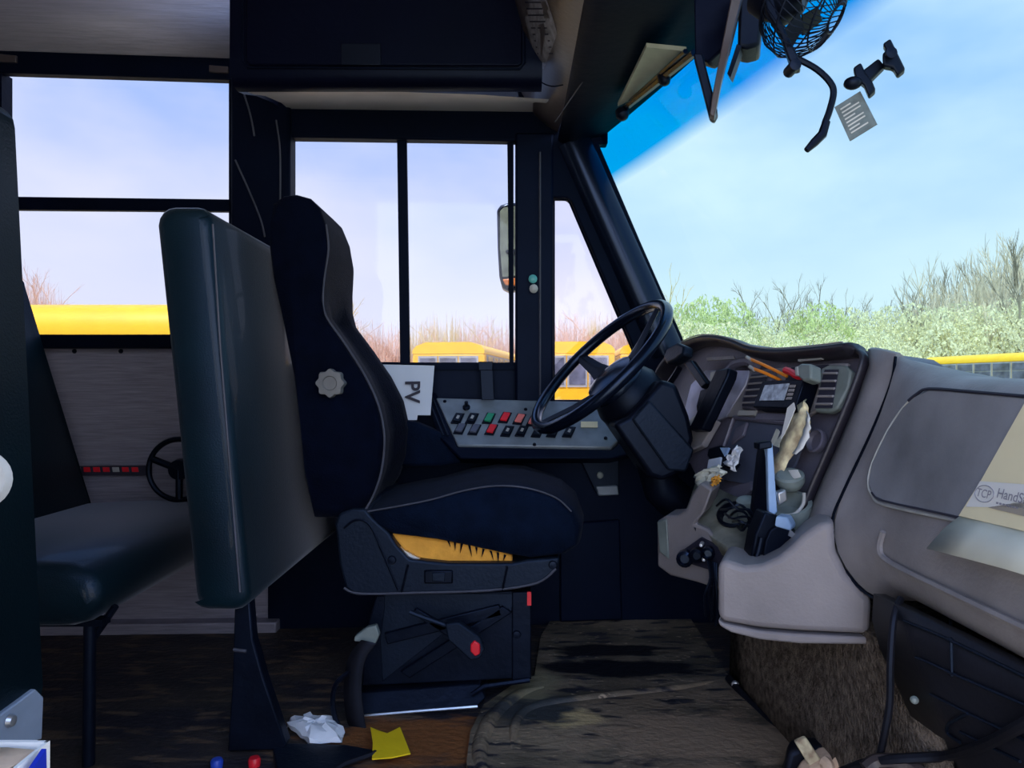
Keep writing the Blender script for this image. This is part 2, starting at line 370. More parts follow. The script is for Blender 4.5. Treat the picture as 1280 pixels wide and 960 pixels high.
# driver's sliding window
w2 = struct(MB().prism(wp([(496, 172), (508, 173), (512, 456), (500, 456)], .03), (0, .02, 0)).build('window_2', 'trim', bev=.003))
for poly in ([(355, 168), (646, 174), (646, 178), (355, 174)], [(634, 174), (642, 174), (642, 456), (637, 456)], [(355, 451), (690, 455), (690, 462), (355, 462)], [(355, 170), (362, 170), (362, 456), (355, 456)]):
    MB().prism(wp(poly, .028), (0, .022, 0)).build('window_frame', 'trim', w2)
MB().prism(wp([(358, 170), (503, 172), (506, 456), (358, 456)], -.01), (0, .004, 0)).build('window_pane', 'clear', w2)
MB().prism(wp([(500, 172), (648, 174), (648, 458), (505, 458)], .008), (0, .004, 0)).build('window_pane', 'clear', w2)
w3 = struct(MB().tube([W(x, y, .03) for x, y in [(692, 250), (709, 249), (713, 254), (774, 398), (803, 466), (797, 500), (692, 503)]], .005, 6, True).build('window_3', 'trim'))
MB().prism(wp([(690, 246), (711, 246), (806, 466), (806, 505), (690, 505)], .0), (0, .004, 0)).build('window_pane', 'vent', w3)
# firewall, closes the space in front of the pedals
struct(MB().box((.80, 1.4, .34), (.04, 2.1, .9)).build('wall_front', 'dark'))
# windscreen
def hx(d):
    T = [(.0, .70), (.4, .69), (.8, .66), (1.2, .60), (1.52, .52), (1.757, .459), (2.1, .37), (2.42, .275), (2.7, .19)]
    for (a, x), (c, y) in zip(T, T[1:]):
        if d <= c: return x + (y - x) * (d - a) / (c - a)
    return .2
DS = [.1, .4, .6, .8, 1.0, 1.2, 1.4, 1.6, 1.8, 2.0, 2.2, 2.41]
rows = []
for z in (.84, .75, .6, .45, .3, .15, .0, -.06):
    rows.append([R(hx(d) + .43 * (.81 - z), d, z) for d in DS])
struct(MB().grid(rows).build('window_4', 'screenglass', smooth=80))

# ------------------------------------------------------------------ overhead
oh = thing('overhead_cabinet', 'long dark overhead cabinet above the side window with a rounded door', 'cabinet', R(-.33, 2.1, 1.0))
prof = [(1.9, 1.25), (1.9, .86), (1.905, .82), (1.925, .795), (1.96, .795), (2.0, .805), (2.1, .84), (2.25, .878), (2.36, .89)]
b = MB(); rows = [[R(x, d, z) for x in (-.745, .08)] for d, z in prof[:5]]
b.grid(rows); b.add([R(-.745, d, z) for d, z in prof] + [R(-.745, 2.36, 1.25)], [list(range(len(prof) + 1))])
b.build('body', 'header', oh, smooth=60)
b = MB(); b.grid([[R(x, d, z + (-.02 * max(0, (x + .2) / .3) if i < 3 else 0)) for x in (-.72, -.5, -.3, -.1, 0, .1)] for i, (d, z) in enumerate(prof[4:])]); b.build('underside', 'cavity', oh, smooth=60)
b = MB(); b.tube([P(x, y, 1.896) for x, y in [(303, -70), (303, 76), (309, 84), (650, 86), (656, 78), (656, -70)]], .003, 6); b.build('door_outline', 'trim', oh)
b = MB(); b.prism(pp([(307, -60), (653, -60), (653, 78), (648, 82), (312, 81), (307, 76)], 1.893), (0, .01, 0)); dr = b.build('door', 'header', oh, bev=.004)
MB().prism(pp([(426, 54), (476, 54), (476, 81), (426, 81)], 1.889), (0, .008, 0)).build('finger_pull', 'black', dr, bev=.002)
# front header: runs over the windscreen towards the door
fh = thing('windscreen_header', 'dark curved overhead console running along the top of the windscreen', 'overhead console', R(.25, 1.4, .9))
dl = [2.40, 2.2, 2.0, 1.8, 1.6, 1.4, 1.2, 1.0]
pr = lambda d: [(-.02, 1.1), (.03, .93), (.075, .855), (.115, .82), (.15, .80)]
b = MB(); b.grid([[R(x, d, z + (.03 if d > 2.3 else 0)) for x, z in pr(d)] for d in dl]); b.build('curved_fascia', 'brownhd', fh, smooth=70)
from mathutils.bvhtree import BVHTree
FT = BVHTree.FromPolygons(b.v, b.f)
def F(px, py, off=.004):
    o_ = V((0, 0, ZC)); dr_ = (P(px, py, 1) - o_).normalized(); h = FT.ray_cast(o_, dr_)
    return (h[0] if h[0] else P(px, py, 1.8)) - dr_ * off
b = MB(); b.grid([[R(.15, d, .80), R(.158, d, .79), R(.20, d, .785), R(max(.21, hx(d) - .10), d, .80), R(hx(d) + .01, d, .815), R(hx(d) + .03, d, .86)] for d in dl]); b.build('lower_panel', 'trim', fh, smooth=50)
MB().tube([P(694, 152, 2.12), P(756, 62, 1.72)], .002, 6).build('seam', 'piping', fh)
b = MB(); b.tube(spline([P(669, 88, 1.93), P(676, 102, 1.93), P(690, 108, 1.94), P(704, 106, 1.93)], 4), .0018, 6); b.build('seam', 'trim', fh)
b = MB(); b.prism([P(772, 133, 2.0), P(808, 59, 1.64), P(858, 64, 1.62), P(850, 70, 1.65), P(795, 122, 1.96)], (0, 0, .01)); b.build('pale_strip', 'visor', fh)
b = MB(); b.tube([P(788, 126, 1.96), P(857, 64, 1.60)], .006, 6); b.tube([P(780, 136, 2.0), P(868, 66, 1.59)], .009, 6); b.build('edge_strip', 'gloss', fh)
for (x, y, d, r) in [(779, 145, 2.0, .017), (831, 100, 1.75, .014)]:
    MB().lathe(P(x - 3, y - 8, d), (.25, -.3, -1), [(.3 * r, 0), (r, .002), (r * 1.1, .02), (.7 * r, .03), (.2 * r, .033)], 12).build('knob', 'black', fh)
ol = thing('printed_label', 'grey printed notice sheet stuck at the end of the overhead cabinet', 'label', F(676, 60))
rows = []
for t in range(9):
    y = -30 + t * 14.5; l = 643 + (y + 30) * .25; r = 673 + (y + 30) * .34 if y < 41 else 697 - (y - 41) * .38
    rows.append([F(l + (r - l) * k / 3, y + 0) for k in range(4)])
MB().grid(rows).build('sheet', 'labelp', ol)
for i in range(9):
    y = 2 + i * 8; l = 656 + i * 1.9
    MB().grid([[F(l, y, .008), F(l + 20, y, .008)], [F(l + .4, y + 2, .008), F(l + 20, y + 2, .008)]]).build('printed_line', 'ink', ol, fix=False)

# interior mirror
im = thing('interior_mirror', 'black framed interior mirror hanging from the header beside the fan', 'mirror', P(895, 60, 1.15))
b = MB(); b.prism(pp([(866, -40), (930, -40), (905, 60), (886, 78), (868, 72)], 1.22), (.02, .03, 0)); b.build('back_shell', 'header', im, bev=.004)
MB().prism(pp([(866, 66), (878, 66), (897, 138), (892, 147), (886, 144)], 1.14), (.01, .03, 0)).build('arm', 'black', im, bev=.003)
MB().prism(pp([(917, -20), (932, -20), (902, 100), (893, 146), (887, 143), (890, 120)], 1.13), (.006, .02, 0)).build('edge_rail', 'brownhd', im, bev=.002)
MB().prism(pp([(924, -30), (958, -30), (950, 56), (934, 60), (922, 58)], 1.16), (.02, .06, 0)).build('housing', 'black', im, bev=.006)
MB().prism(pp([(921, 55), (927, 57), (913, 97), (909, 92)], 1.16), (.01, .02, 0)).build('stay', 'black', im)
# cab fan
fan = thing('cab_fan', 'small black wire caged fan hanging at the top of the windscreen', 'fan', P(1008, 10, 1.0))
fc = P(1004, 8, 1.0); ax = V((.72, -.45, -.55)).normalized(); u, w = orth(ax)
b = MB(); Rr = .068
for k in range(44):
    a = 2 * PI * k / 44; e = u * math.cos(a) + w * math.sin(a)
    b.tube([fc + ax * (.052 * math.cos(t)) + (u * math.cos(a + .35 * math.cos(t)) + w * math.sin(a + .35 * math.cos(t))) * Rr * math.sin(t) for t in [.25, .5, .8, 1.15, 1.57, 2.0, 2.5, 2.9]], .0009, 4)
for t in (.3, .75, 1.57, 2.3):
    b.tube([fc + ax * (.052 * math.cos(t)) + (u * math.cos(a) + w * math.sin(a)) * Rr * math.sin(t) for a in [2 * PI * k / 28 for k in range(28)]], .0014, 4, True)
b.build('wire_cage', 'black', fan)
MB().lathe(fc - ax * .07, ax, [(.004, 0), (.03, 0), (.034, .02), (.03, .055), (.012, .07), (.004, .072)], 18).build('motor', 'black', fan)
for k in range(4):
    a = k * PI / 2; e = u * math.cos(a) + w * math.sin(a); g = u * -math.sin(a) + w * math.cos(a)
    MB().prism([fc + e * .01 - g * .008, fc + e * .05 - g * .02, fc + e * .056 + g * .008 + ax * .012, fc + e * .02 + g * .012 + ax * .01], ax * .002).build('blade', 'black', fan)
b = MB(); b.prism(pp([(950, -20), (966, -20), (972, 15), (984, 42), (998, 70), (1001, 84), (993, 86), (985, 72), (975, 42), (958, 14)], .99), (.008, .02, 0)); b.build('bracket', 'black', fan, bev=.003)
MB().lathe(P(995, 80, .985), (0, 1, 0), [(.003, 0), (.008, .001), (.008, .026), (.003, .028)], 12).build('clamp_bolt', 'metal', fan)
cord = MB(); cord.tube(spline([P(998, 74, .99), P(1020, 86, .985), P(1037, 102, .98), P(1042, 116, .98), P(1037, 138, .98), P(1031, 154, .98)], 5), .0045, 8)
cord.build('cord', 'black', fan)
MB().tube([P(1033, 152, .98), P(1028, 168, .98), P(1018, 178, .98), P(1008, 188, .98)], [.0055, .0065, .006, .004], 8).build('plug', 'black', fan)
# phone mount and tag on the glass
gm = thing('windscreen_mount', 'black cross shaped device mount stuck on the windscreen', 'mount', P(1095, 85, 1.03))
MB().prism(pp([(1072, 92), (1098, 72), (1106, 82), (1082, 106)], 1.03), (.008, .014, 0)).build('stem', 'black', gm, bev=.003)
MB().prism(pp([(1103, 54), (1113, 47), (1132, 86), (1122, 94), (1116, 84), (1104, 82), (1103, 66), (1108, 62)], 1.02), (.008, .016, 0)).build('cross_plate', 'black', gm, bev=.003)
MB().prism(pp([(1066, 84), (1076, 77), (1082, 90), (1090, 100), (1095, 112), (1086, 120), (1080, 106), (1070, 98)], 1.025), (.008, .016, 0)).build('clamp_plate', 'black', gm, bev=.003)
MB().ball(P(1066, 104, 1.03), (.013, .011, .009)).build('ball_joint', 'black', gm)
MB().lathe(P(1113, 67, 1.014), (0, -1, 0), [(.002, 0), (.008, 0), (.008, .004), (.002, .005)], 12).build('screw', 'metal', gm)
stk = thing('inspection_tag', 'grey printed square tag below the device mount on the windscreen', 'tag', P(1070, 145, 1.04))
MB().prism(pp([(1043, 134), (1075, 114), (1096, 155), (1062, 176)], 1.04), (.002, .002, 0)).build('sheet', 'tagm', stk)
b = MB(); ux = P(1075, 114, 1.039) - P(1043, 134, 1.039); uy = P(1062, 176, 1.039) - P(1043, 134, 1.039); o0 = P(1043, 134, 1.038)
for i in range(8):
    f = .12 + i * .1; g = .82 if i % 3 else .55
    a, c = o0 + uy * f + ux * .15, o0 + uy * f + ux * g
    b.add([a, c, c + uy * .04, a + uy * .04], [[0, 1, 2, 3]])
b.build('printed_lines', 'greyl', stk, fix=False)

# ------------------------------------------------------------------ driver's seat
ds = thing('driver_seat', 'tall navy fabric driver seat on a black suspension base', 'seat', (-.14, 2.02, 0))
def wz(y): return .25 - .11 * max(0, min(1, (560 - y) / 300))
outl = [(336, 275), (340, 252), (352, 243), (368, 241), (386, 246), (398, 258), (406, 280), (409, 310), (404, 345), (402, 372), (406, 395), (430, 430), (455, 470), (472, 508), (479, 548), (475, 590), (464, 622), (452, 642), (420, 650), (392, 650), (380, 600), (374, 540), (366, 470), (352, 400), (340, 345), (335, 305)]
base = [(P(x, y, 2.02 - wz(y)), y) for x, y in outl]
cen = sum((p for p, y in base), V()) / len(base)
def seat_rings(base, cen, c0, front, ts):
    rings = []
    for t in ts:
        r = []
        for (p, y) in base:
            q = p.copy(); ins = {1: .93, .96: .985}.get(abs(t), 1.0)
            q.x = cen.x + (q.x - cen.x) * (1 - (1 - ins) * 1.3); q.z = cen.z + (q.z - cen.z) * ins
            q.y = c0 + t * wz(y)
            if q.x > cen.x - .02 and abs(t) < .55 and 380 < y < 640: q.x -= front
            r.append(q)
        rings.append(r)
    return rings
TS = (-1, -.96, -.85, -.6, -.4, 0, .4, .6, .85, .96, 1)
MB().loft(seat_rings(base, cen, 2.02, .025, TS)).build('backrest', 'fabric', ds, smooth=60)
MB().tube([p + V((.002, .006, 0)) for p in spline([b_[0] for b_ in base[6:18]], 4)], .0028, 6).build('piping', 'piping', ds)
kc = P(413, 479, 1.772); b = MB()
ring = [(.0005, 0)]
prof = []
def scallop(r, y, n=64): return [kc + V((math.cos(2 * PI * k / n), 0, math.sin(2 * PI * k / n))) * (r + (.0028 if r > .02 else 0) * math.cos(8 * 2 * PI * k / n)) + V((0, y, 0)) for k in range(n)]
b.loft([scallop(.033, .02), scallop(.034, .0), scallop(.032, -.008), scallop(.018, -.009), scallop(.016, -.005), scallop(.001, -.005)])
M['knobg'] = mat('knob_grey', (.13, .135, .14), .5, 0, .15, 20)
b.build('adjuster_knob', 'knobg', ds)
co_ = [(458, 641), (490, 634), (530, 627), (575, 614), (620, 607), (660, 610), (695, 622), (716, 640), (725, 660), (722, 682), (705, 694), (665, 699), (630, 693), (590, 684), (545, 675), (490, 668), (466, 655)]
cb = [(P(x, y, 1.765), 600) for x, y in co_]; cc = sum((p for p, y in cb), V()) / len(cb)
rings = []
for t in (-1, -.97, -.9, -.6, -.3, 0, .3, .6, .9, .97, 1):
    r = []
    for p, _ in cb:
        q = p.copy(); s_ = {1: .9, .97: .97}.get(abs(t), 1.0); q.x = cc.x + (q.x - cc.x) * (1 - (1 - s_) * .6); q.z = cc.z + (q.z - cc.z) * s_
        q.y = 2.02 + t * .255
        if q.z > cc.z and abs(t) < .7: q.z += .012 if t == 0 else .004
        if q.x > .08: q.x -= .03 * abs(t) ** 2 - .03
        r.append(q)
    rings.append(r)
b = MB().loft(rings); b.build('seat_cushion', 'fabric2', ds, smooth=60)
MB().tube([p + V((0, -.004, .002)) for p in spline(pp([(460, 640), (500, 633), (540, 625), (580, 614), (620, 608), (660, 611), (695, 623), (714, 640)], 1.772), 4)], .0022, 6).build('piping', 'piping', ds)
pan = [(419, 655), (424, 642), (440, 636), (456, 636), (466, 648), (486, 666), (496, 682), (512, 699), (560, 704), (640, 704), (660, 700), (700, 697), (697, 712), (672, 732), (610, 741), (520, 744), (445, 745), (432, 735), (424, 705)]
pn = MB().prism(pp(pan, 1.765), (0, .5, 0)).build('seat_pan', 'plastic', ds, bev=.006, seg=3)
for pts in ([(430, 660), (445, 650), (462, 656), (478, 690), (498, 738)], [(502, 740), (510, 706)], [(628, 738), (634, 708)]):
    MB().tube(spline(pp(pts, 1.762), 5), .003, 6).build('panel_seam', 'black', pn)
b = MB(); b.tube(spline(pp([(430, 735), (450, 742), (520, 741), (610, 738), (670, 729), (695, 711)], 1.762), 5), .003, 6); b.build('edge_bead', 'piping', pn)
MB().prism(pp([(530, 713), (566, 713), (566, 730), (530, 730)], 1.758), (0, .01, 0)).build('switch_plate', 'black', pn, bev=.004)
MB().prism(pp([(540, 716), (556, 716), (556, 727), (540, 727)], 1.754), (0, .008, 0)).build('rocker_switch', 'plastic', pn, bev=.002)
for x, y in ((490, 700), (691, 706)):
    MB().lathe(P(x, y, 1.764), (0, -1, 0), [(.002, 0), (.011, 0), (.009, .005), (.002, .006)], 12).build('bolt', 'metal', pn)
fo = MB().prism(pp([(488, 667), (520, 670), (560, 676), (600, 683), (640, 694), (641, 705), (560, 706), (528, 700), (505, 688)], 1.79), (0, .3, 0)).build('torn_foam', 'foam', ds, bev=.006)
b = MB()
for i in range(9):
    x = 558 + i * 9; b.prism(pp([(x, 674 + i * 2.4), (x + 3, 675 + i * 2.4), (x + 5 - (i % 3) * 3, 684 + i * 2.2 + (i % 4) * 2)], 1.782), (0, .004, 0))
b.build('torn_shred', 'fabric', fo)
MB().prism(pp([(488, 672), (505, 688), (530, 701), (512, 700), (498, 684)], 1.78), (0, .1, 0)).build('seat_trim', 'chrome', ds)
# suspension base
bs = MB().prism(pp([(470, 744), (664, 738), (664, 848), (452, 858), (455, 800)], 1.815), (0, .4, 0)).build('suspension_box', 'metal', ds, bev=.004)
b = MB(); b.prism(pp([(478, 852), (590, 765), (640, 765), (640, 760), (655, 760), (655, 742), (480, 742), (480, 760), (475, 800)], 1.812), (0, .006, 0)); b.build('side_plate', 'plastic', bs, bev=.002)
for poly in ([(500, 840), (512, 848), (640, 766), (628, 758)], [(480, 792), (484, 806), (628, 770), (624, 756)], [(515, 768), (520, 760), (570, 790), (566, 800)]):
    MB().prism(pp(poly, 1.80), (0, .012, 0)).build('scissor_arm', 'metal', bs, bev=.003)
MB().prism(pp([(640, 740), (664, 740), (664, 850), (640, 852)], 1.806), (0, .02, 0)).build('corner_post', 'metal', bs, bev=.003)
MB().lathe(P(646, 793, 1.805), (0, -1, 0), [(.002, 0), (.011, 0), (.009, .006), (.002, .007)], 12).build('bolt', 'metal', bs)
MB().prism(pp([(659, 740), (664, 740), (664, 757), (659, 757)], 1.80), (0, .01, 0)).build('red_marker', 'red', bs)
pl = MB().prism([P(438, 866, 1.79), P(600, 855, 1.80), P(608, 872, 1.8), P(596, 884, 1.78), P(440, 895, 1.74)], (0, .4, 0)).build('plinth', 'metal', ds, bev=.004)
MB().tube(pp([(440, 896), (520, 889), (597, 883)], 1.735), .0035, 6).build('edge_bead', 'chrome', pl)
MB().tube([P(590, 868, 1.79), P(605, 858, 1.79), P(662, 850, 1.80)], .006, 6).build('base_rail', 'metal', ds)
# belt parts of the seat
st = MB(); st.tube(spline(pp([(512, 765), (530, 772), (558, 782), (568, 788)], 1.74), 5), [.006] * 15 + [.008], 8); bk = st.build('buckle_stalk', 'plastic', ds)
MB().prism(pp([(556, 780), (573, 778), (600, 797), (606, 812), (600, 824), (588, 826), (560, 800)], 1.72), (0, .025, 0)).build('buckle', 'plastic', bk, bev=.004)
MB().prism(pp([(588, 806), (593, 801), (600, 806), (600, 818), (594, 821), (588, 815)], 1.714), (0, .01, 0)).build('release_button', 'red', bk, bev=.003)
MB().prism(pp([(458, 785), (470, 782), (474, 794), (469, 806), (459, 811), (455, 803), (442, 802), (443, 796)], 1.70), (0, .02, 0)).build('latch_tongue', 'greyg', ds, bev=.003)
sp_ = spline(pp([(452, 800), (436, 822), (430, 860), (434, 900), (446, 920), (464, 926)], 1.685), 6)
rows = [[p + V((-.001, 0, 0)), p + V((.045 * (1 - .4 * abs(i / len(sp_) - .5)), -.012, -.004))] for i, p in enumerate(sp_)]
MB().grid(rows).build('belt_webbing', 'rubber', ds, solid=.003)
MB().tube(spline(pp([(436, 840), (420, 855), (416, 880), (422, 905), (436, 925)], 1.66), 5), .006, 6).build('belt_tether', 'black', ds)
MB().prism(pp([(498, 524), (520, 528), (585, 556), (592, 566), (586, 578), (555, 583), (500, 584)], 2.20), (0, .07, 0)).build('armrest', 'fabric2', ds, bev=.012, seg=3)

# ------------------------------------------------------------------ crash barriers and bench seat
def slab(near, far, xt, xb, zt, zb, th, name, m, parent, rad=.035):
    prof = []
    n = 5
    def c(x, z, a0, a1):
        for k in range(n):
            a = a0 + (a1 - a0) * k / (n - 1); prof.append((x + rad * math.cos(a), z + rad * math.sin(a)))
    lean = lambda z: xb + (xt - xb) * (z - zb) / (zt - zb)
    c(lean(zt) - rad, zt - rad, 0, PI / 2); c(lean(zt) - th + rad, zt - rad, PI / 2, PI); c(lean(zb) - th + rad, zb + rad, PI, 1.5 * PI); c(lean(zb) - rad, zb + rad, 1.5 * PI, 2 * PI)
    cx = sum(p[0] for p in prof) / len(prof); cz = sum(p[1] for p in prof) / len(prof)
    rings = []
    for y, s_ in ((near, .018), (near + .006, .006), (near + .02, 0), (far - .02, 0), (far, .018)):
        rings.append([R(x - s_ * (1 if x > cx else -1), y, z - s_ * (1 if z > cz else -1)) for x, z in prof])
    return MB().loft(rings).build(name, m, parent, smooth=50)
cbr = thing('crash_barrier', 'dark green padded crash barrier standing behind the driver seat', 'barrier', R(-.62, 1.9, -.8))
slab(1.5, 2.30, -.628, -.548, .372, -.475, .117, 'padded_panel', 'vinyl', cbr)
b = MB(); b.tube(pp([(266, 280), (275, 430), (287, 580), (300, 740)], 1.496), .0022, 6); b.build('seam', 'piping', cbr)
MB().prism(pp([(293, 752), (312, 752), (316, 800), (330, 850), (358, 932), (352, 938), (284, 940), (290, 850)], 1.56), (0, .035, 0)).build('leg', 'metal', cbr, bev=.004)
MB().tube([P(292, 812, 1.556), P(308, 814, 1.556)], .004, 6).build('weld_rod', 'piping', cbr)
rb = thing('right_barrier', 'dark green padded barrier at the left edge beside the aisle', 'barrier', R(-.66, .6, -.8))
slab(.2, .95, -.642, -.606, .36, -.42, .11, 'padded_panel', 'vinyl2', rb, .03)
PX = lambda px, py, x=-.600: P(px, py, x * 900 / (px - 640))
cp = MB().prism([PX(x, y) for x, y in [(45, 861), (55, 871), (53, 924), (30, 930), (-60, 936), (-60, 925), (0, 894)]], (-.01, 0, 0)).build('corner_plate', 'plate', rb, bev=.002)
MB().lathe(PX(12, 901, -.599), (1, 0, 0), [(.001, 0), (.008, 0), (.006, .005), (.001, .006)], 12).build('bolt', 'chrome', cp)
MB().box(R(-.67, .9, -.61), (.04, .04, .38)).build('leg', 'metal', rb, bev=.003)
o = MB().lathe(P(-24, 600, .86), (.25, -1, .1), [(.02, 0), (.034, 0), (.036, .006), (.03, .012), (.02, .012), (.018, .004)], 28)
tag(o.build('grab_ring', 'greyl'), 'pale round plastic ring at the left edge against the green barrier', 'ring')
bsn = thing('bench_seat', 'dark green vinyl bench seat by the grey side wall', 'bench', R(-1.1, 1.85, -.8))
cpf = [(-1.36, -.375), (-1.2, -.366), (-1.0, -.36), (-.9, -.364), (-.852, -.385), (-.832, -.42), (-.838, -.46), (-.862, -.485), (-.9, -.495), (-1.36, -.50)]
rings = []
for y, s_ in ((1.45, .025), (1.458, .008), (1.48, 0), (2.25, 0), (2.28, .02)):
    rings.append([R(x - (s_ if x > -1 else 0), y, z - s_ * (1 if z > -.43 else -1)) for x, z in cpf])
MB().loft(rings).build('seat_cushion', 'vinyl', bsn, smooth=50)
slab(1.46, 2.28, -1.56, -1.30, .36, -.48, .11, 'backrest', 'vinyl2', bsn)
MB().tube([R(-.885, 1.51, -.49), R(-.888, 1.51, -.798)], .0125, 10).build('leg', 'metal', bsn)
MB().tube([R(-.888, 1.525, -.54), R(-.84, 1.525, -.47)], .008, 8).build('brace', 'metal', bsn)
MB().tube([R(-1.28, 1.51, -.49), R(-1.28, 1.51, -.798)], .0125, 10).build('leg', 'metal', bsn)
MB().box(R(-1.08, 1.51, -.497), (.46, .03, .014)).build('seat_rail', 'metal', bsn)
# hand wheel and striped strip on side wall
hw = thing('spoked_handwheel', 'black spoked hand wheel on the grey wall behind the green barrier', 'wheel', P(224, 588, 2.25))
hc = P(224, 587, 2.20); circ = [hc + V((math.cos(a), 0, math.sin(a))) * .093 for a in [2 * PI * k / 40 for k in range(40)]]
MB().tube(circ, .0085, 8, True).build('rim', 'black', hw)
MB().lathe(hc + V((0, -.01, 0)), (0, 1, 0), [(.002, 0), (.03, 0), (.033, .02), (.018, .03), (.014, .17), (.002, .17)], 18).build('hub', 'black', hw)
for a in (PI * .88, PI * .21, PI * 1.5):
    MB().tube([hc, hc + V((math.cos(a), 0, math.sin(a))) * .09], .011, 8).build('spoke', 'black', hw)
rs = thing('striped_strip', 'red and black striped strip along the grey wall above the bench seat', 'strip', W(130, 590, .02))
MB().prism(wp([(74, 583), (188, 582), (188, 594), (74, 595)], .012), (0, .012, 0)).build('backing', 'ink', rs)
for a in range(8):
    x = 80 + a * 12; MB().prism(wp([(x, 584), (x + 8, 584), (x + 9, 590), (x + 1, 590)], .0145), (0, .003, 0)).build('stripe', 'red' if a not in (1, 5) else 'greyl', rs)
o = MB()
for x in (93, 151): o.lathe(W(x, 439, .0), (0, -1, 0), [(.001, 0), (.008, 0), (.006, .004), (.001, .005)], 10)
o.build('rivet', 'black', bpy.data.objects['wall_left'])

# ------------------------------------------------------------------ driver's side panel
sw = thing('switch_panel', 'grey sloping switch panel with rocker switches under the side window', 'switch panel', P(655, 560, 2.25))
A, B_, C_, D_ = P(545, 497, 2.34), P(748, 502, 2.34), P(790, 556, 2.17), P(567, 556, 2.17)
pln = (B_ - A).cross(D_ - A).normalized()
if pln.y > 0: pln = -pln
def S(px, py, off=0):
    r = P(px, py, 1.0) - V((0, 0, ZC)); t = (A - V((0, 0, ZC))).dot(pln) / r.dot(pln)
    return V((0, 0, ZC)) + r * t + pln * off
MB().prism([S(x, y) for x, y in [(545, 497), (770, 503), (784, 540), (764, 559), (572, 556)]], -pln * .02).build('plate', 'switchp', sw, bev=.004)
MB().prism([S(x, y, -.004) for x, y in [(530, 488), (545, 490), (572, 557), (764, 561), (786, 543), (800, 545), (792, 566), (765, 572), (575, 572), (548, 545)]], -pln * .03 + V((0, .06, 0))).build('surround', 'dark', sw, bev=.006)
b = MB()
for x in (534, 540): b.tube([S(x, 496, .002), S(x + 20, 545, .002)], .003, 6)
b.build('rib', 'plastic', sw)
cols1 = ['black', 'black', 'green', 'red', 'pinkred', 'pinkred']; cols2 = ['slate', 'slate', 'red', 'black', 'black', 'black', 'black', 'black']
def rocker(x, y, m):
    o = MB().prism([S(x - 9, y + 6, .001), S(x - 2, y - 7, .001), S(x + 9, y - 6, .001), S(x + 3, y + 7, .001)], pln * .004).build('switch_frame', 'black', sw, bev=.001)
    r = MB().prism([S(x - 6, y + 4, .004), S(x - 1, y - 5, .004), S(x + 7, y - 4, .004), S(x + 2, y + 5, .004)], pln * .007).build('rocker', m if m != 'black' else 'plastic', o, bev=.001)
    if m == 'black':
        MB().add([S(x - 2, y + 2, .0115), S(x, y - 2, .0115), S(x + 3, y - 1, .0115), S(x + 1, y + 3, .0115)], [[0, 1, 2, 3]]).build('symbol', 'greyl', o, fix=False)
for x, y, m in zip((572, 590, 611, 631, 649, 666), (524, 524, 524, 523, 525, 527), cols1): rocker(x, y, m)
for x, y, m in zip((575, 593, 614, 634, 652, 672, 691, 711), (537, 538, 538, 540, 540, 541, 541, 541), cols2): rocker(x, y, m)
for x, y in ((556, 502), (584, 508), (657, 512), (668, 556), (757, 548)):
    MB().lathe(S(x, y, 0), pln, [(.001, 0), (.006, 0), (.005, .004), (.001, .005)], 10).build('screw', 'black', sw)
MB().prism([S(726, 528, .002), S(747, 528, .002), S(747, 535, .002), S(726, 535, .002)], pln * .002).build('sticker', 'cream', sw)
b = MB(); b.lathe(P(583, 510, 2.29), pln, [(.002, 0), (.012, .0), (.012, .006), (.006, .01), (.006, .025), (.001, .026)], 12); b.build('key_switch', 'black', sw)
# vent pocket in the lower wall
vp = thing('wall_pocket', 'dark recessed pocket in the side wall below the switch panel', 'pocket', W(757, 618, .05))
MB().prism(wp([(724, 572), (774, 572), (774, 617), (745, 617)], .04), (0, .02, 0)).build('recess', 'plastic', vp, bev=.004)
MB().prism(wp([(745, 608), (772, 607), (774, 619), (748, 620)], .06), (0, .04, 0)).build('lip', 'switchp', vp, bev=.004)
MB().lathe(W(750, 594, .045), (0, -1, 0), [(.002, 0), (.012, 0), (.010, .008), (.004, .01), (.001, .01)], 12).build('knob', 'greyg', vp)
MB().prism(wp([(700, 655), (775, 650), (778, 775), (700, 778)], .03), (0, .02, 0)).build('lower_cover', 'dark', vp, bev=.006)
# PV card and strap on the sill
pv = thing('paper_sign', 'pale card with PV in bold letters standing on the window sill', 'sign', P(505, 518, 2.24))
MB().prism([P(452, 455, 2.30), P(543, 457, 2.30), P(538, 519, 2.24), P(522, 519, 2.24), P(521, 525, 2.24), P(490, 525, 2.24), P(460, 500, 2.26)], (0, .004, 0)).build('card', 'card', pv)
text('PV', P(507, 476, 2.268), P(506.5, 500, 2.25) - P(507, 476, 2.268), V((1, 0, 0)), .066, 'ink', pv, 'letters', .002)
hs = thing('strap_clip', 'short black strap hanging over the sill right of the pale card', 'strap', W(608, 498, .05))
MB().prism(wp([(600, 461), (616, 461), (618, 500), (602, 500)], .075), (0, .012, 0)).build('strap', 'black', hs, bev=.002)
MB().prism(wp([(598, 452), (616, 452), (616, 463), (598, 463)], .08), (0, .03, 0)).build('clip', 'black', hs, bev=.002)

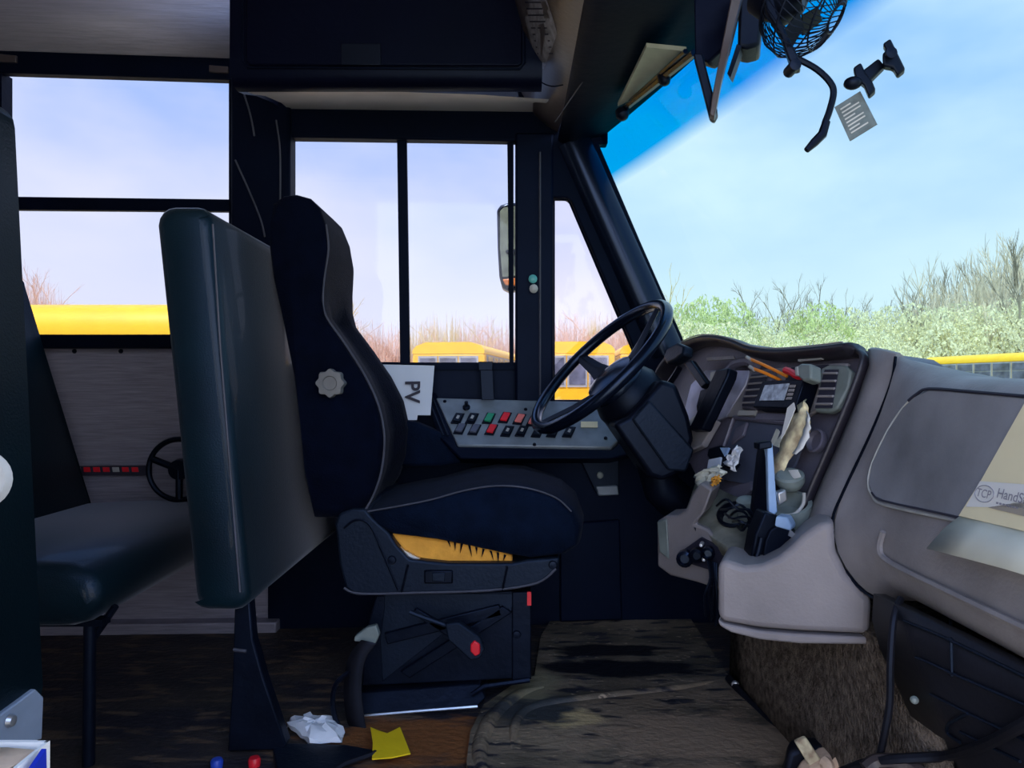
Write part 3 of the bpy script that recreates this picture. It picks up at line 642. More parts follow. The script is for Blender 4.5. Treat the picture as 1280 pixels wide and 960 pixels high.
# ------------------------------------------------------------------ steering
swh = thing('steering_wheel', 'large black steering wheel in front of the driver seat', 'steering wheel', P(749, 457, 2.0))
wc = P(749, 457, 2.0); nrm = V((-.69, -.2, .70)).normalized()
uu = V((.718, 0, .696)); uu = (uu - nrm * uu.dot(nrm)).normalized(); vv = nrm.cross(uu).normalized()
rad = .238
MB().tube([wc + (uu * math.cos(a) + vv * math.sin(a)) * rad for a in [2 * PI * k / 64 for k in range(64)]], .0165, 12, True).build('rim', 'gloss', swh)
hubc = wc - nrm * .055
MB().lathe(hubc - nrm * .03, nrm, [(.004, 0), (.085, 0), (.088, .02), (.075, .045), (.04, .055), (.004, .056)], 28).build('hub_pad', 'gloss', swh)
for a in (PI * .5, PI * 1.5, PI, 0):
    e = uu * math.cos(a) + vv * math.sin(a); g = nrm.cross(e).normalized()
    pts = [hubc + e * .06, hubc + e * .13 + nrm * .02, wc + e * (rad - .008)]
    b = MB(); b.loft([[p + g * h * .5, p + nrm * .008, p - g * h * .5, p - nrm * .008] for p, h in zip(pts, (.075, .05, .034))]); b.build('spoke', 'black', swh, bev=.003)
scl = thing('steering_column', 'dark steering column shroud between the steering wheel and the dash', 'steering column', P(820, 600, 1.95))
MB().lathe(hubc - nrm * .02, -nrm, [(.03, 0), (.085, .004), (.10, .04), (.098, .10), (.08, .14), (.01, .145)], 28).build('collar', 'black', scl)
MB().prism(pp([(766, 530), (786, 520), (800, 505), (826, 474), (846, 480), (862, 520), (868, 548), (856, 590), (828, 602), (812, 596)], 1.88), (0, .22, 0)).build('shroud', 'black', scl, bev=.014, seg=3)
MB().prism(pp([(790, 524), (812, 500), (868, 562), (858, 590), (835, 588)], 1.868), (0, .03, 0)).build('side_cover', 'plastic', scl, bev=.006)
MB().tube(pp([(815, 560), (828, 610), (880, 660)], 2.0), .055, 12).build('shaft_boot', 'black', scl)

# ------------------------------------------------------------------ dashboard
dsh = thing('dashboard', 'grey plastic dashboard with instrument face and passenger side glove door', 'dashboard', R(.66, 1.5, -.5))
face = [(822, 482), (834, 460), (856, 437), (878, 425), (900, 423), (922, 429), (945, 438), (975, 442), (1040, 438), (1074, 434), (1084, 441), (1083, 456), (1065, 505), (1040, 565), (1018, 615), (1004, 652), (960, 650), (900, 628), (866, 600), (850, 570), (830, 545)]
MB().prism(dp(face, -.02), V((.14, 0, -.02))).build('face', 'dashdk', dsh, bev=.004)
M['hood'] = mat('hood_plastic', (.022, .02, .03), .4, 0, .2, 8, .06, 120)
hood = spline(dp([(822, 486), (834, 461), (856, 438), (878, 427), (900, 426), (922, 431), (945, 440), (975, 444), (1010, 443), (1045, 440), (1070, 438), (1080, 446), (1078, 462), (1062, 505), (1038, 562), (1015, 615), (1003, 648)], .0), 5)
n = len(hood); b = MB(); rings = []
for i, p in enumerate(hood):
    t = (hood[min(i + 1, n - 1)] - hood[max(i - 1, 0)]).normalized(); s_ = DN.cross(t).normalized()
    if i < n * .62: h = .02
    else: h = .008
    rings.append([p + s_ * h * math.cos(a) * .7 + DN * (.03 if i < n * .62 else .012) * math.sin(a) for a in [2 * PI * k / 10 for k in range(10)]])
b.loft(rings); b.build('hood_rim', 'hood', dsh, smooth=70)
b = MB(); b.tube([p + DN * .026 + V((0, 0, .008)) for p in hood[:int(n * .62)]], .0018, 6); b.build('rim_edge', 'dash', dsh)
# body right of the instrument face, then the passenger side
be = dp([(1084, 436), (1085, 456), (1068, 505), (1042, 565), (1020, 615), (1005, 655)], -.002)
cr1 = [P(1121, 444, 1.34), P(1116, 478, 1.335), P(1092, 535, 1.325), (P(1066, 590, 1.33)), P(1047, 630, 1.33), P(1041, 655, 1.33)]
rows = []
for a, c in zip(be, cr1):
    rows.append([a + V((.05, .02, -.01)), a, a.lerp(c, .3) + DN * .008, a.lerp(c, .7) + DN * .010, c + DN * .002, c + V((.02, .02, -.03))])
rows = [[p + V((.05, .03, -.02)) for p in rows[0]], [p + V((.01, .005, .004)) for p in rows[0]]] + rows
MB().grid(rows).build('centre_body', 'dash', dsh, smooth=70)
cre = [R(.80, 1.40, .0), P(1124, 440, 1.37), P(1120, 446, 1.337), P(1114, 480, 1.33), P(1090, 540, 1.32), P(1056, 612, 1.325), P(1041, 650, 1.325), P(1043, 690, 1.30), P(1072, 732, 1.26), P(1094, 748, 1.24), P(1130, 752, 1.24)]
pro = [(.98, -.02), (.75, .014), (.705, .010), (.67, -.012), (.646, -.10), (.620, -.20), (.607, -.25), (.607, -.30), (.622, -.338), (.66, -.352), (.78, -.36)]
cols = [cre]
for d, k in ((1.2, .25), (1.15, .0), (1.0, -.15), (.85, -.25), (.7, -.3), (.5, -.3), (.3, -.3)):
    c = []
    for i, (x, z) in enumerate(pro):
        c.append(R(x, d, z + (.03 * k if i < 3 else 0)))
    cols.append(c)
b = MB(); b.grid(cols); b.build('passenger_body', 'dash', dsh, smooth=70, sub=1)
b = MB(); b.tube(spline([c + DN * .001 for c in cre[2:10]], 5), .003, 6); b.build('crease', 'black', dsh)
gd = [(1150, 494), (1166, 487), (1220, 491), (1300, 498), (1500, 520), (1900, 560), (1900, 850), (1500, 725), (1280, 671), (1190, 650), (1108, 632), (1094, 622), (1088, 606), (1093, 580), (1112, 540), (1132, 510)]
gdp = MB().prism([G(x, y, .006) for x, y in gd], -GN * .03).build('glove_door', 'door', dsh, bev=.004)
MB().tube(spline([G(x, y, .006) for x, y in [(1300, 498), (1220, 491), (1166, 487), (1150, 494), (1140, 502)]], 3), .0026, 6).build('door_seam', 'ink', gdp)
MB().tube(spline([G(x, y, .004) for x, y in [(1150, 494), (1132, 510), (1112, 540), (1093, 580), (1088, 606), (1094, 622), (1108, 632), (1190, 650), (1300, 676)]], 3), .0024, 6).build('door_edge_highlight', 'greyl', gdp)  # pale bead imitates the highlight on the door's left and lower edge
MB().tube(spline([G(x, y - 3, .006) for x, y in [(1094, 620), (1108, 630), (1190, 648), (1300, 674)]], 3), .002, 6).build('door_seam', 'ink', gdp)
b = MB(); b.tube(spline([R(.603, d, z) for d, z in [(1.17, -.24), (1.18, -.27), (1.15, -.285), (1.0, -.287), (.7, -.287), (.5, -.287)]], 4), .005, 6); b.build('ledge_bead', 'dash', dsh)
# instrument area
MB().prism(dp([(853, 515), (862, 480), (880, 462), (935, 462), (930, 480), (905, 520), (890, 527), (853, 528)], -.012), DN * .008).build('cluster_panel', 'silver', dsh, bev=.002)
MB().prism(dp([(848, 530), (898, 526), (880, 558), (862, 566), (850, 556)], -.012), DN * .02).build('cluster_shelf', 'dash', dsh, bev=.004)
MB().prism(dp([(852, 534), (866, 537), (870, 552), (866, 560), (852, 548)], .01), DN * .004).build('pocket', 'ink', dsh)
b = MB(); b.tube(spline(dp([(905, 470), (918, 456), (935, 452), (946, 458)], .0), 5), .012, 8); b.build('cluster_hood', 'dashdk', dsh)
MB().prism(dp([(886, 448), (920, 446), (922, 450), (886, 452)], .004), DN * .004).build('strip', 'dash', dsh)
MB().prism(dp([(1000, 447), (1028, 443), (1030, 450), (1000, 453)], .0), DN * .006).build('label_plate', 'greyl', dsh)
MB().prism(dp([(925, 462), (1040, 452), (1056, 452), (1050, 462), (1036, 500), (1000, 522), (905, 520)], -.018), DN * .01).build('stack_plate', 'dash', dsh, bev=.003)
MB().prism(dp([(988, 459), (1034, 455), (1030, 474), (980, 476)], -.006), DN * .004).build('open_slot', 'ink', dsh)
# vents
def vent(poly, inner, n, m):
    v_ = MB().prism(dp(poly, -.008), DN * .016).build('air_vent', m, dsh, bev=.004)
    MB().prism(dp(inner, .009), DN * .002).build('vent_opening', 'ink', v_)
    (a, c, e, f) = inner
    for i in range(n):
        t = (i + .5) / n
        l = D(a[0] + (f[0] - a[0]) * t, a[1] + (f[1] - a[1]) * t, .012); r = D(c[0] + (e[0] - c[0]) * t, c[1] + (e[1] - c[1]) * t, .012)
        MB().tube([l, r], .0028, 6).build('vane', 'dash', v_)
vent([(942, 466), (968, 464), (968, 472), (954, 506), (948, 513), (930, 512), (930, 500)], [(944, 470), (965, 468), (950, 509), (932, 509)], 5, 'dashdk')
vent([(1030, 462), (1040, 457), (1060, 458), (1067, 465), (1064, 485), (1050, 512), (1040, 517), (1022, 516)], [(1036, 464), (1053, 464), (1045, 512), (1024, 512)], 5, 'greyg')
# radio
rd = MB().prism(dp([(956, 515), (968, 482), (1022, 480), (1010, 517)], -.005), DN * .04).build('radio', 'black', dsh, bev=.003)
MB().prism(dp([(966, 507), (973, 488), (1004, 486), (997, 507)], .036), DN * .002).build('display', 'screen', rd)
for i in range(4):
    MB().prism(dp([(1005 + i * .4 - i * 1.5, 488 + i * 5), (1012 - i * 1.5, 488 + i * 5), (1011 - i * 1.5, 491 + i * 5), (1004 - i * 1.5, 491 + i * 5)], .036), DN * .002).build('button', 'dash', rd)
MB().prism(dp([(950, 517), (1012, 519), (1008, 528), (946, 526)], -.004), DN * .012).build('radio_ledge', 'dashdk', dsh, bev=.002)
MB().prism(dp([(926, 514), (948, 514), (946, 520), (924, 520)], .002), DN * .004).build('pale_strip', 'greyl', dsh)
# tray below
MB().prism(dp([(918, 522), (1008, 530), (990, 580), (962, 610), (888, 596)], -.012), DN * .006).build('tray_back', 'slate', dsh)
b = MB(); b.tube(dp([(890, 600), (918, 522), (1010, 531)], .0), .006, 8); b.build('tray_frame', 'dashdk', dsh)
MB().prism(dp([(921, 536), (935, 528), (930, 545), (915, 556)], -.004), DN * .008).build('socket_plate', 'dashdk', dsh, bev=.002)
MB().lathe(D(1022, 552, -.004), DN, [(.024, 0), (.026, .012), (.022, .014), (.018, .004), (.002, .003)], 22).build('socket', 'dashdk', dsh)
MB().prism(dp([(866, 600), (900, 612), (938, 600), (938, 612), (905, 640), (880, 632)], -.014), DN * .012).build('lower_bar', 'dashdk', dsh, bev=.004)

# ------------------------------------------------------------------ lower console
lc = thing('lower_console', 'light grey plastic console bin below the centre of the dashboard', 'console', R(.5, 1.5, -.45))
dC = lambda px: 1.25 + (1090 - px) * .00042
top = [(897, 712), (901, 699), (912, 702), (930, 708), (952, 706), (972, 697), (988, 684), (1004, 668), (1024, 655), (1042, 652)]
bot = [(897, 772), (905, 778), (950, 786), (1000, 790), (1086, 794)]
poly = top + [(1044, 690), (1058, 718), (1089, 748), (1087, 794)] + bot[-2::-1]
MB().prism([P(x, y, dC(x)) for x, y in poly], (.055, .13, 0)).build('near_bin', 'dashlt', lc, bev=.012, seg=3)
lip = [(897, 775), (905, 780), (950, 789), (1000, 793), (1087, 797), (1086, 806), (1000, 805), (950, 800), (914, 791), (900, 783)]
MB().prism([P(x, y, dC(x)) for x, y in lip], (.055, .13, 0)).build('bottom_lip', 'dashlt', lc, bev=.004)
b = MB(); b.grid([[P(872, 596, 1.82), P(905, 614, 1.72), P(950, 634, 1.60), P(1000, 650, 1.47), P(1040, 652, 1.38)],
                  [P(858, 636, 1.76), P(895, 650, 1.65), P(935, 668, 1.55), P(985, 676, 1.44), P(1020, 662, 1.36)],
                  [P(852, 655, 1.72), P(885, 668, 1.62), P(916, 688, 1.50), P(955, 700, 1.42), P(1000, 676, 1.34)],
                  [P(856, 668, 1.74), P(888, 684, 1.64), P(912, 700, 1.50), P(950, 708, 1.42), P(990, 700, 1.36)]]); b.build('shelf', 'greydirt', lc, smooth=70, solid=.006)
fr = [(821, 652), (832, 645), (848, 644), (858, 636), (866, 616), (876, 603), (890, 612), (880, 640), (868, 655), (885, 662), (912, 690), (908, 712), (897, 737), (870, 728), (838, 720), (822, 708)]
MB().prism([P(x, y, 1.80 - (x - 820) * .0028) for x, y in fr], (.05, .10, 0)).build('front_panel', 'dashlt', lc, bev=.006)
MB().prism([P(x, y, 1.79 - (x - 820) * .0028) for x, y in [(821, 652), (833, 648), (836, 700), (824, 690)]], (.01, .02, 0)).build('worn_edge', 'greyg', lc, bev=.004)
cv = MB().prism([P(x, y, 1.785 - (x - 820) * .0028) for x, y in [(847, 692), (876, 672), (908, 690), (905, 718), (886, 712), (860, 704), (848, 702)]], (.02, .03, 0)).build('wiring_opening', 'ink', lc)
for x, y, r, m in ((857, 697, .02, 'gloss'), (872, 693, .017, 'black'), (886, 690, .015, 'gloss'), (878, 679, .005, 'chrome'), (881, 697, .005, 'chrome')):
    MB().lathe(P(x, y, 1.775 - (x - 820) * .0028), (-.4, -1, 0), [(.2 * r, 0), (r, .001), (r * .95, .02), (.6 * r, .024), (.5 * r, .015), (.1 * r, .015)], 14).build('connector', m, cv)
b = MB()
for i in range(5):
    x = 884 + i * 3; b.tube(spline([P(x, 700 + i, 1.56), P(x + 4 - i, 722, 1.55), P(x - 3 + i * 2, 745, 1.55), P(x + (i % 2) * 6 - 2, 770 + i * 3, 1.57)], 4), .003, 6)
b.build('wire_bundle', 'black', lc)
MB().prism(pp([(868, 660), (905, 650), (960, 690), (930, 720), (900, 740)], 1.66), (0, .2, 0)).build('inner_core', 'black', lc)
# engine cover
ec = thing('engine_cover', 'brown carpeted engine cover under the grey console', 'engine cover', R(.66, 1.5, -.8))
b = MB(); gr = []
for i in range(9):
    t = i / 8
    a = P(914, 795, 1.93).lerp(P(912, 852, 1.93), 0)
    top_ = R(.60 + .02 * t, 1.95 - .9 * t, -.43); botm = R(.588 + .055 * t - .06 * max(0, t - .5), 1.95 - .95 * t, -.795)
    gr.append([R(.80, top_.y, -.43 + .02), top_, top_.lerp(botm, .35) + V((.008, 0, 0)), top_.lerp(botm, .7), botm])
b.grid(gr); b.build('carpet', 'carpet', ec, smooth=70, solid=.01)
MB().tube(spline([P(911, 848, 1.91), P(935, 876, 1.80), P(970, 912, 1.66), P(1003, 944, 1.56), P(1040, 980, 1.44)], 5), .011, 8).build('edge_binding', 'rubber', ec)
MB().lathe(P(919, 856, 1.87), (-.6, -1, .2), [(.002, 0), (.011, 0), (.008, .006), (.002, .007)], 12).build('fastener', 'chrome', ec)
MB().lathe(P(1143, 875, 1.07), (-.6, -1, .2), [(.002, 0), (.006, 0), (.004, .004), (.002, .005)], 12).build('fastener', 'greyg', ec)
# black side panel under the passenger dash
M['kick'] = mat('kick_plastic', (.010, .011, .018), .5, 0, .3, 6, .1, 80)
sp2 = thing('kick_panel', 'black ribbed panel below the passenger side of the dash', 'panel', R(.66, .8, -.8))
b = MB(); e1 = [P(1092, 742, 1.165), P(1090, 775, 1.165), P(1100, 812, 1.15), P(1122, 860, 1.13), P(1150, 920, 1.12), P(1172, 965, 1.11), P(1200, 1040, 1.05)]
e2 = [R(.66, .3, p.z - ZC) for p in e1]
b.grid([[a.lerp(c, t) for t in (0, .15, .4, .7, 1)] for a, c in zip(e1, e2)]); b.build('cover', 'kick', sp2, solid=.02, smooth=60)
KT = BVHTree.FromPolygons(b.v, b.f)
def K(px, py, off=.006):
    o_ = V((0, 0, ZC)); dr_ = (P(px, py, 1) - o_).normalized(); h = KT.ray_cast(o_, dr_)
    return (h[0] if h[0] else P(px, py, 1.1)) - dr_ * off
for pts in ([(1130, 776), (1165, 790), (1200, 806), (1290, 850)], [(1145, 822), (1165, 830), (1190, 842), (1290, 885)], [(1163, 868), (1210, 892), (1290, 930)], [(1188, 765), (1189, 800), (1190, 845)], [(1200, 915), (1240, 935), (1275, 952)]):
    MB().tube([K(x, y) for x, y in pts], .0022, 6).build('rib', 'plastic', sp2)
MB().tube(spline([K(1210, 892, .008), K(1186, 905, .008), K(1185, 917, .008), K(1200, 928, .008)], 4), .0025, 6).build('hook', 'plastic', sp2)
c1 = MB().tube(spline([P(1126, 748, 1.12), P(1117, 775, 1.10), P(1113, 830, 1.09), P(1112, 880, 1.09), P(1104, 925, 1.10), P(1099, 948, 1.12), P(1097, 975, 1.2)], 6), .0055, 8)
tag(c1.build('cable_and_glints', 'rubber'), 'black cable hanging straight down from under the passenger side dash', 'cable')
c2 = MB().tube(spline([K(1310, 886, .02), K(1268, 912, .02), K(1225, 933, .02), K(1180, 945, .02), P(1120, 949, 1.08), P(1080, 955, 1.12), P(1050, 966, 1.2)], 6), .0075, 8)
tag(c2.build('trailing_cable', 'rubber'), 'thick black cable sweeping across the bottom right corner', 'cable')
gl = thing('leather_glove', 'peach coloured work glove lying at the foot of the engine cover', 'glove', P(1030, 965, 1.38))
rg = []
sp3 = [P(1000, 985, 1.36), P(1012, 966, 1.37), P(1035, 948, 1.38), P(1056, 944, 1.38), (P(1076, 956, 1.37)), P(1085, 985, 1.36)]
b = MB(); b.prism(sp3, (.0, .05, 0)); b.build('palm', 'peach', gl, bev=.012, seg=3)
MB().prism([P(994, 928, 1.40), P(1008, 922, 1.40), P(1032, 958, 1.385), P(1017, 966, 1.385)], (0, .012, 0)).build('strap', 'tan', gl, bev=.003)
for i in range(3):
    MB().tube(spline([P(1030 + i * 16, 952 - i * 1, 1.372), P(1036 + i * 15, 960, 1.36), P(1034 + i * 15, 985, 1.35)], 4), .012, 8).build('finger', 'peach', gl)
o = MB().prism(pp([(975, 985), (985, 940), (1000, 934), (1022, 935), (1040, 930), (1060, 938), (1050, 985)], 1.42), (.02, .05, 0)).build('rubber_boot', 'rubber', None, bev=.012, seg=3)
tag(o, 'dark rubber boot fragment behind the peach glove', 'rubber piece')
o = MB().tube(spline([P(1082, 962, 1.1), P(1098, 952, 1.1), P(1130, 954, 1.08), P(1150, 965, 1.08)], 4), .012, 8)
tag(o.build('grey_hose', 'brownhd'), 'short grey hose end under the thick black cable', 'hose')

# ------------------------------------------------------------------ loose things on the dash
gsl = thing('shift_lever', 'black shift lever with a broad knob left of the instruments', 'lever', D(862, 510, .03))
MB().tube(spline(dp([(850, 512), (852, 492), (862, 476), (868, 466)], .05), 4), .009, 8).build('stalk', 'black', gsl)
MB().prism(dp([(857, 458), (862, 446), (876, 439), (885, 443), (884, 454), (872, 462), (862, 466)], .045), DN * .035).build('knob', 'plastic', gsl, bev=.008, seg=3)
lb = thing('hanging_bracket', 'black loose bracket hanging aslant across the instrument face', 'bracket', D(910, 545, .03))
MB().prism(dp([(921, 472), (938, 470), (936, 480), (904, 546), (886, 546), (892, 535)], .035), DN * .03).build('bar', 'black', lb, bev=.005)
MB().prism(dp([(876, 462), (886, 458), (908, 488), (900, 494)], .04), DN * .02).build('arm', 'black', lb, bev=.004)
MB().prism(dp([(895, 495), (912, 490), (902, 520), (892, 532), (890, 515)], .03), DN * .02).build('flange', 'black', lb, bev=.003)
for q in ([(911, 474), (922, 471), (920, 482), (910, 486)], [(886, 532), (896, 524), (892, 540), (882, 543)]):
    MB().prism(dp(q, .04), DN * .018).build('clip_end', 'greyl', lb, bev=.002)
for i, (a, c, lab) in enumerate([((956, 456), (993, 474), 'longer orange wire lead sticking out above the radio'), ((960, 468), (985, 479), 'shorter orange wire lead with white tip just above the radio')]):
    w_ = thing('wire_lead', lab, 'wire', D(c[0], c[1], .02))
    MB().tube(spline([D(a[0], a[1], .045), D((a[0] + c[0]) / 2, (a[1] + c[1]) / 2 - 1, .04), D(c[0], c[1], .02)], 4), .004, 8).build('lead', 'orange', w_)
    MB().tube([D(a[0] - 3, a[1] - 2, .046), D(a[0] + 3, a[1] + 2, .045)], .0042, 8).build('tip', 'greyl', w_)
rc = thing('red_plug', 'red cable with a grey plug lying in the slot above the radio', 'plug', D(1020, 476, .02))
MB().tube(spline(dp([(998, 469), (1006, 472), (1014, 477), (1024, 477)], .035), 4), .008, 8).build('cable', 'red', rc)
MB().prism(dp([(1022, 468), (1028, 464), (1040, 465), (1040, 484), (1030, 487), (1022, 480)], .025), DN * .03).build('plug_body', 'greyg', rc, bev=.005)
MB().prism(dp([(1020, 470), (1024, 468), (1025, 480), (1021, 480)], .045), DN * .012).build('plug_collar', 'greyl', rc, bev=.002)
ts = thing('paper_strip', 'long torn tan paper strip leaning in the tray right of the radio', 'paper', D(985, 605, .03))
a_ = spline(dp([(1026, 506), (1013, 520), (998, 552), (980, 586), (968, 606)], .04), 4); c_ = spline(dp([(1031, 514), (1034, 535), (1026, 560), (1007, 592), (994, 612)], .045), 4)
rows = [[p.lerp(q, rnd.uniform(-.12, .15)) + DN * rnd.uniform(-.003, .003), p.lerp(q, .5) + DN * rnd.uniform(.003, .009), q.lerp(p, rnd.uniform(-.1, .22)) + DN * rnd.uniform(-.003, .003)] for p, q in zip(a_, c_)]
MB().grid(rows).build('strip', 'tan', ts, solid=.002)
rows = [[q.lerp(p, rnd.uniform(.0, .1)) + DN * .004, q.lerp(p, rnd.uniform(-.3, -.12)) + DN * rnd.uniform(.0, .006)] for p, q in list(zip(a_, c_))[2:11]]
MB().grid(rows).build('torn_edge', 'banner', ts, solid=.0015)
MB().prism(dp([(1005, 518), (1013, 511), (1015, 519), (1003, 548), (997, 556)], .042), DN * .002).build('white_edge', 'banner', ts)
def crumple(poly, off, amp, m, name, lab, cat, seed, hard=25):
    r_ = random.Random(seed); xs = [p[0] for p in poly]; ys = [p[1] for p in poly]; N = 8; b = MB(); rows = []
    # quad corners a,b,c,d
    A_, B2, C2, D2 = poly
    for i in range(N + 1):
        row = []
        for j in range(N + 1):
            s_, t_ = i / N, j / N
            x = (A_[0] * (1 - s_) + B2[0] * s_) * (1 - t_) + (D2[0] * (1 - s_) + C2[0] * s_) * t_
            y = (A_[1] * (1 - s_) + B2[1] * s_) * (1 - t_) + (D2[1] * (1 - s_) + C2[1] * s_) * t_
            e = (1 if 0 < i < N and 0 < j < N else .6)
            row.append(D(x + r_.uniform(-2, 2) * e, y + r_.uniform(-1.6, 1.6) * e, off + r_.uniform(0, amp)))
        rows.append(row)
    return tag(b.grid(rows).build(name, m, None, solid=.0015, smooth=hard), lab, cat)
crumple([(903, 608), (938, 593), (946, 606), (912, 622)], .075, .015, 'pale', 'crumpled_paper', 'crumpled pale yellow paper in the lower left of the centre tray', 'paper', 3)
crumple([(934, 588), (950, 566), (958, 572), (948, 600)], .06, .01, 'white', 'folded_slip', 'narrow white paper slip left of the blue bracket', 'paper', 5)
crumple([(932, 614), (944, 608), (945, 617), (934, 622)], .09, .008, 'foam', 'paper_scrap', 'tiny orange paper scrap beside the crumpled yellow paper', 'paper', 8)
cn = thing('wiring_connector', 'black connector block with a white tag at the left of the centre tray', 'connector', D(915, 590, .02))
MB().prism(dp([(902, 566), (918, 562), (926, 576), (924, 590), (908, 586), (900, 576)], .01), DN * .03).build('block', 'black', cn, bev=.004)
MB().prism(dp([(905, 581), (921, 578), (919, 591), (903, 593)], .04), DN * .006).build('tag', 'card', cn, bev=.002)
MB().prism(dp([(918, 566), (929, 566), (924, 577)], .036), DN * .006).build('blue_tab', 'bluebar', cn)
b = MB()
for i in range(4): b.tube(spline(dp([(920, 585 + i * 2), (930 + i * 2, 575 + i * 4), (938, 586 + i * 3)], .03 + i * .004), 4), .003, 6)
b.build('leads', 'black', cn)
mc = thing('metal_clip', 'small two pronged bright metal clip in the centre tray', 'clip', D(968, 560, .01))
for q in ([(966, 556), (974, 537), (976, 540), (970, 557)], [(970, 558), (983, 541), (985, 544), (975, 560)]):
    MB().prism(dp(q, .002), DN * .006).build('prong', 'pale', mc)
tb = thing('tablet_bracket', 'upright blue and black bracket standing in the centre of the console', 'bracket', P(965, 700, 1.42))
MB().prism([P(959, 556, 1.47), P(966, 554, 1.47), P(972, 640, 1.43), P(968, 644, 1.43), P(961, 640, 1.43)], (.0, .025, 0)).build('front_edge', 'bluebar', tb, bev=.002)
MB().prism([P(951, 556, 1.50), P(961, 556, 1.475), P(962, 642, 1.435), P(944, 660, 1.46), P(942, 640, 1.46)], (0, .02, 0)).build('side_plate', 'black', tb, bev=.002)
MB().prism([P(948, 553, 1.47), P(965, 551, 1.46), P(966, 560, 1.46), P(948, 563, 1.47)], (0, .03, 0)).build('top_hook', 'black', tb, bev=.003)
MB().prism(pp([(938, 702), (944, 668), (956, 640), (974, 645), (966, 672), (960, 694), (954, 704)], 1.39), (0, .05, 0)).build('clamp', 'black', tb, bev=.004)
MB().prism(pp([(962, 662), (974, 656), (990, 664), (996, 672), (992, 676), (982, 678), (978, 690), (965, 700), (952, 704), (956, 676)], 1.38), (.02, .05, 0)).build('foot', 'black', tb, bev=.004)
MB().prism(pp([(970, 645), (984, 647), (990, 658), (988, 664), (968, 658)], 1.378), (.02, .03, 0)).build('blue_tab', 'bluebar', tb, bev=.003)
MB().prism(pp([(988, 662), (996, 669), (992, 673), (986, 670)], 1.376), (.0, .02, 0)).build('pin', 'chrome', tb)
MB().tube(pp([(952, 672), (948, 690), (944, 700)], 1.385), .005, 8).build('spring', 'metal', tb)
kn = thing('round_cap', 'round grey cap with pale mark at the right of the centre console', 'knob', D(1003, 605, .02))
MB().lathe(D(1003, 608, .03), V((-.25, -.35, .9)), [(.012, -.012), (.022, -.01), (.028, .0), (.029, .006), (.029, .016), (.024, .02), (.004, .02)], 24).build('cap', 'greyg', kn)
MB().prism([p + V((-.25, -.35, .9)) * .019 for p in dp([(1002, 604), (1014, 604), (1018, 612), (1008, 614)], .03)], V((-.25, -.35, .9)) * .003).build('cap_mark', 'banner', kn)
ch = thing('cup_holder', 'round grey green cup ring in the console under the round grey cap', 'cup holder', P(985, 650, 1.47))
MB().lathe(P(984, 632, 1.47), (-.2, -.35, .9), [(.045, -.03), (.05, .0), (.048, .008), (.04, .008), (.036, -.025), (.004, -.03)], 28).build('ring', 'greyg', ch)
MB().tube(spline(pp([(1005, 616), (1004, 630), (994, 642), (980, 645)], 1.43), 5), .0035, 8).build('pale_rim', 'greyl', ch)
MB().prism(pp([(972, 616), (983, 612), (985, 626), (974, 632)], 1.43), (0, .02, 0)).build('clip', 'chrome', ch, bev=.003)
b = MB(); b.lathe(P(918, 642, 1.62), (-.35, -.5, .8), [(.036, -.02), (.04, 0), (.034, .004), (.028, -.015), (.003, -.02)], 24); b.build('cup_well', 'black', lc)
MB().lathe(P(934, 640, 1.55), (-.2, -.3, .9), [(.004, -.02), (.02, -.02), (.02, .03), (.012, .034), (.004, .034)], 18).build('console_cap', 'greyg', lc)
lw = thing('wire_tangle', 'tangle of thin black wires lying on the console shelf behind the bracket', 'wires', P(925, 650, 1.55))
for k in range(7):
    y0 = 632 + k * 5
    MB().tube(spline([P(896 + k * 5, y0, 1.56), P(908 + k * 4, y0 - 8 + (k % 3) * 7, 1.50), P(922 + k * 3, y0 + 4 - (k % 2) * 10, 1.49), P(938, y0 + 6, 1.47), P(946, 655 + k * 4, 1.45)], 5), .0028, 6).build('wire', 'black', lw)
# notice on the glove door
nt_ = thing('paper_notice', 'cream paper notice with a logo banner taped over the glove door', 'notice', G(1280, 690, 0))
up = [(1290, 506), (1420, 520), (1420, 700), (1280, 664), (1207, 647), (1235, 603)]
MB().prism([G(x, y, .0085) for x, y in up], GN * .0015).build('sheet', 'cream', nt_)
MB().prism([G(x, y, .0105) for x, y in [(1235, 604), (1420, 618), (1420, 645), (1270, 637), (1217, 636)]], GN * .0006).build('banner', 'banner', nt_)
MB().prism([G(x, y, .0106) for x, y in [(1245, 637), (1300, 628), (1420, 640), (1420, 660), (1290, 648)]], GN * .0005).build('wedge', 'taupe', nt_)
rows = [[G(x, y, .0085) for x, y in [(1207, 647), (1245, 655), (1285, 665), (1420, 700)]], [G(x, y, .010) + V((-.012, 0, 0)) for x, y in [(1200, 662), (1240, 672), (1285, 684), (1420, 722)]], [G(x, y, .012) + V((-.02, 0, 0)) for x, y in [(1186, 688), (1230, 699), (1285, 713), (1420, 752)]]]
MB().grid(rows).build('folded_flap', 'pale', nt_, solid=.0012)
ec_ = G(1241, 620, .0116); ex = (G(1260, 624, .0116) - G(1230, 617, .0116)).normalized(); ey = (G(1241, 610, .0116) - ec_); ey = (ey - ex * ey.dot(ex)).normalized()
MB().tube([ec_ + ex * .0185 * math.cos(a) + ey * .011 * math.sin(a) for a in [2 * PI * k / 36 for k in range(36)]], .0006, 5, True).build('emblem_ring', 'inkg', nt_)
text('TCP', ec_ - ex * .0145 - ey * .005, ex, ey, .0155, 'inkg', nt_, 'emblem_letters')
text('HandSta', ec_ + ex * .024 - ey * .001, ex, ey, .018, 'inkg', nt_, 'logo_words')
b = MB()
for i in range(7):
    p = ec_ + ex * (.026 + i * .006) - ey * .009; b.add([p, p + ex * .0045, p + ex * .0045 + ey * .0025, p + ey * .0025], [[0, 1, 2, 3]])
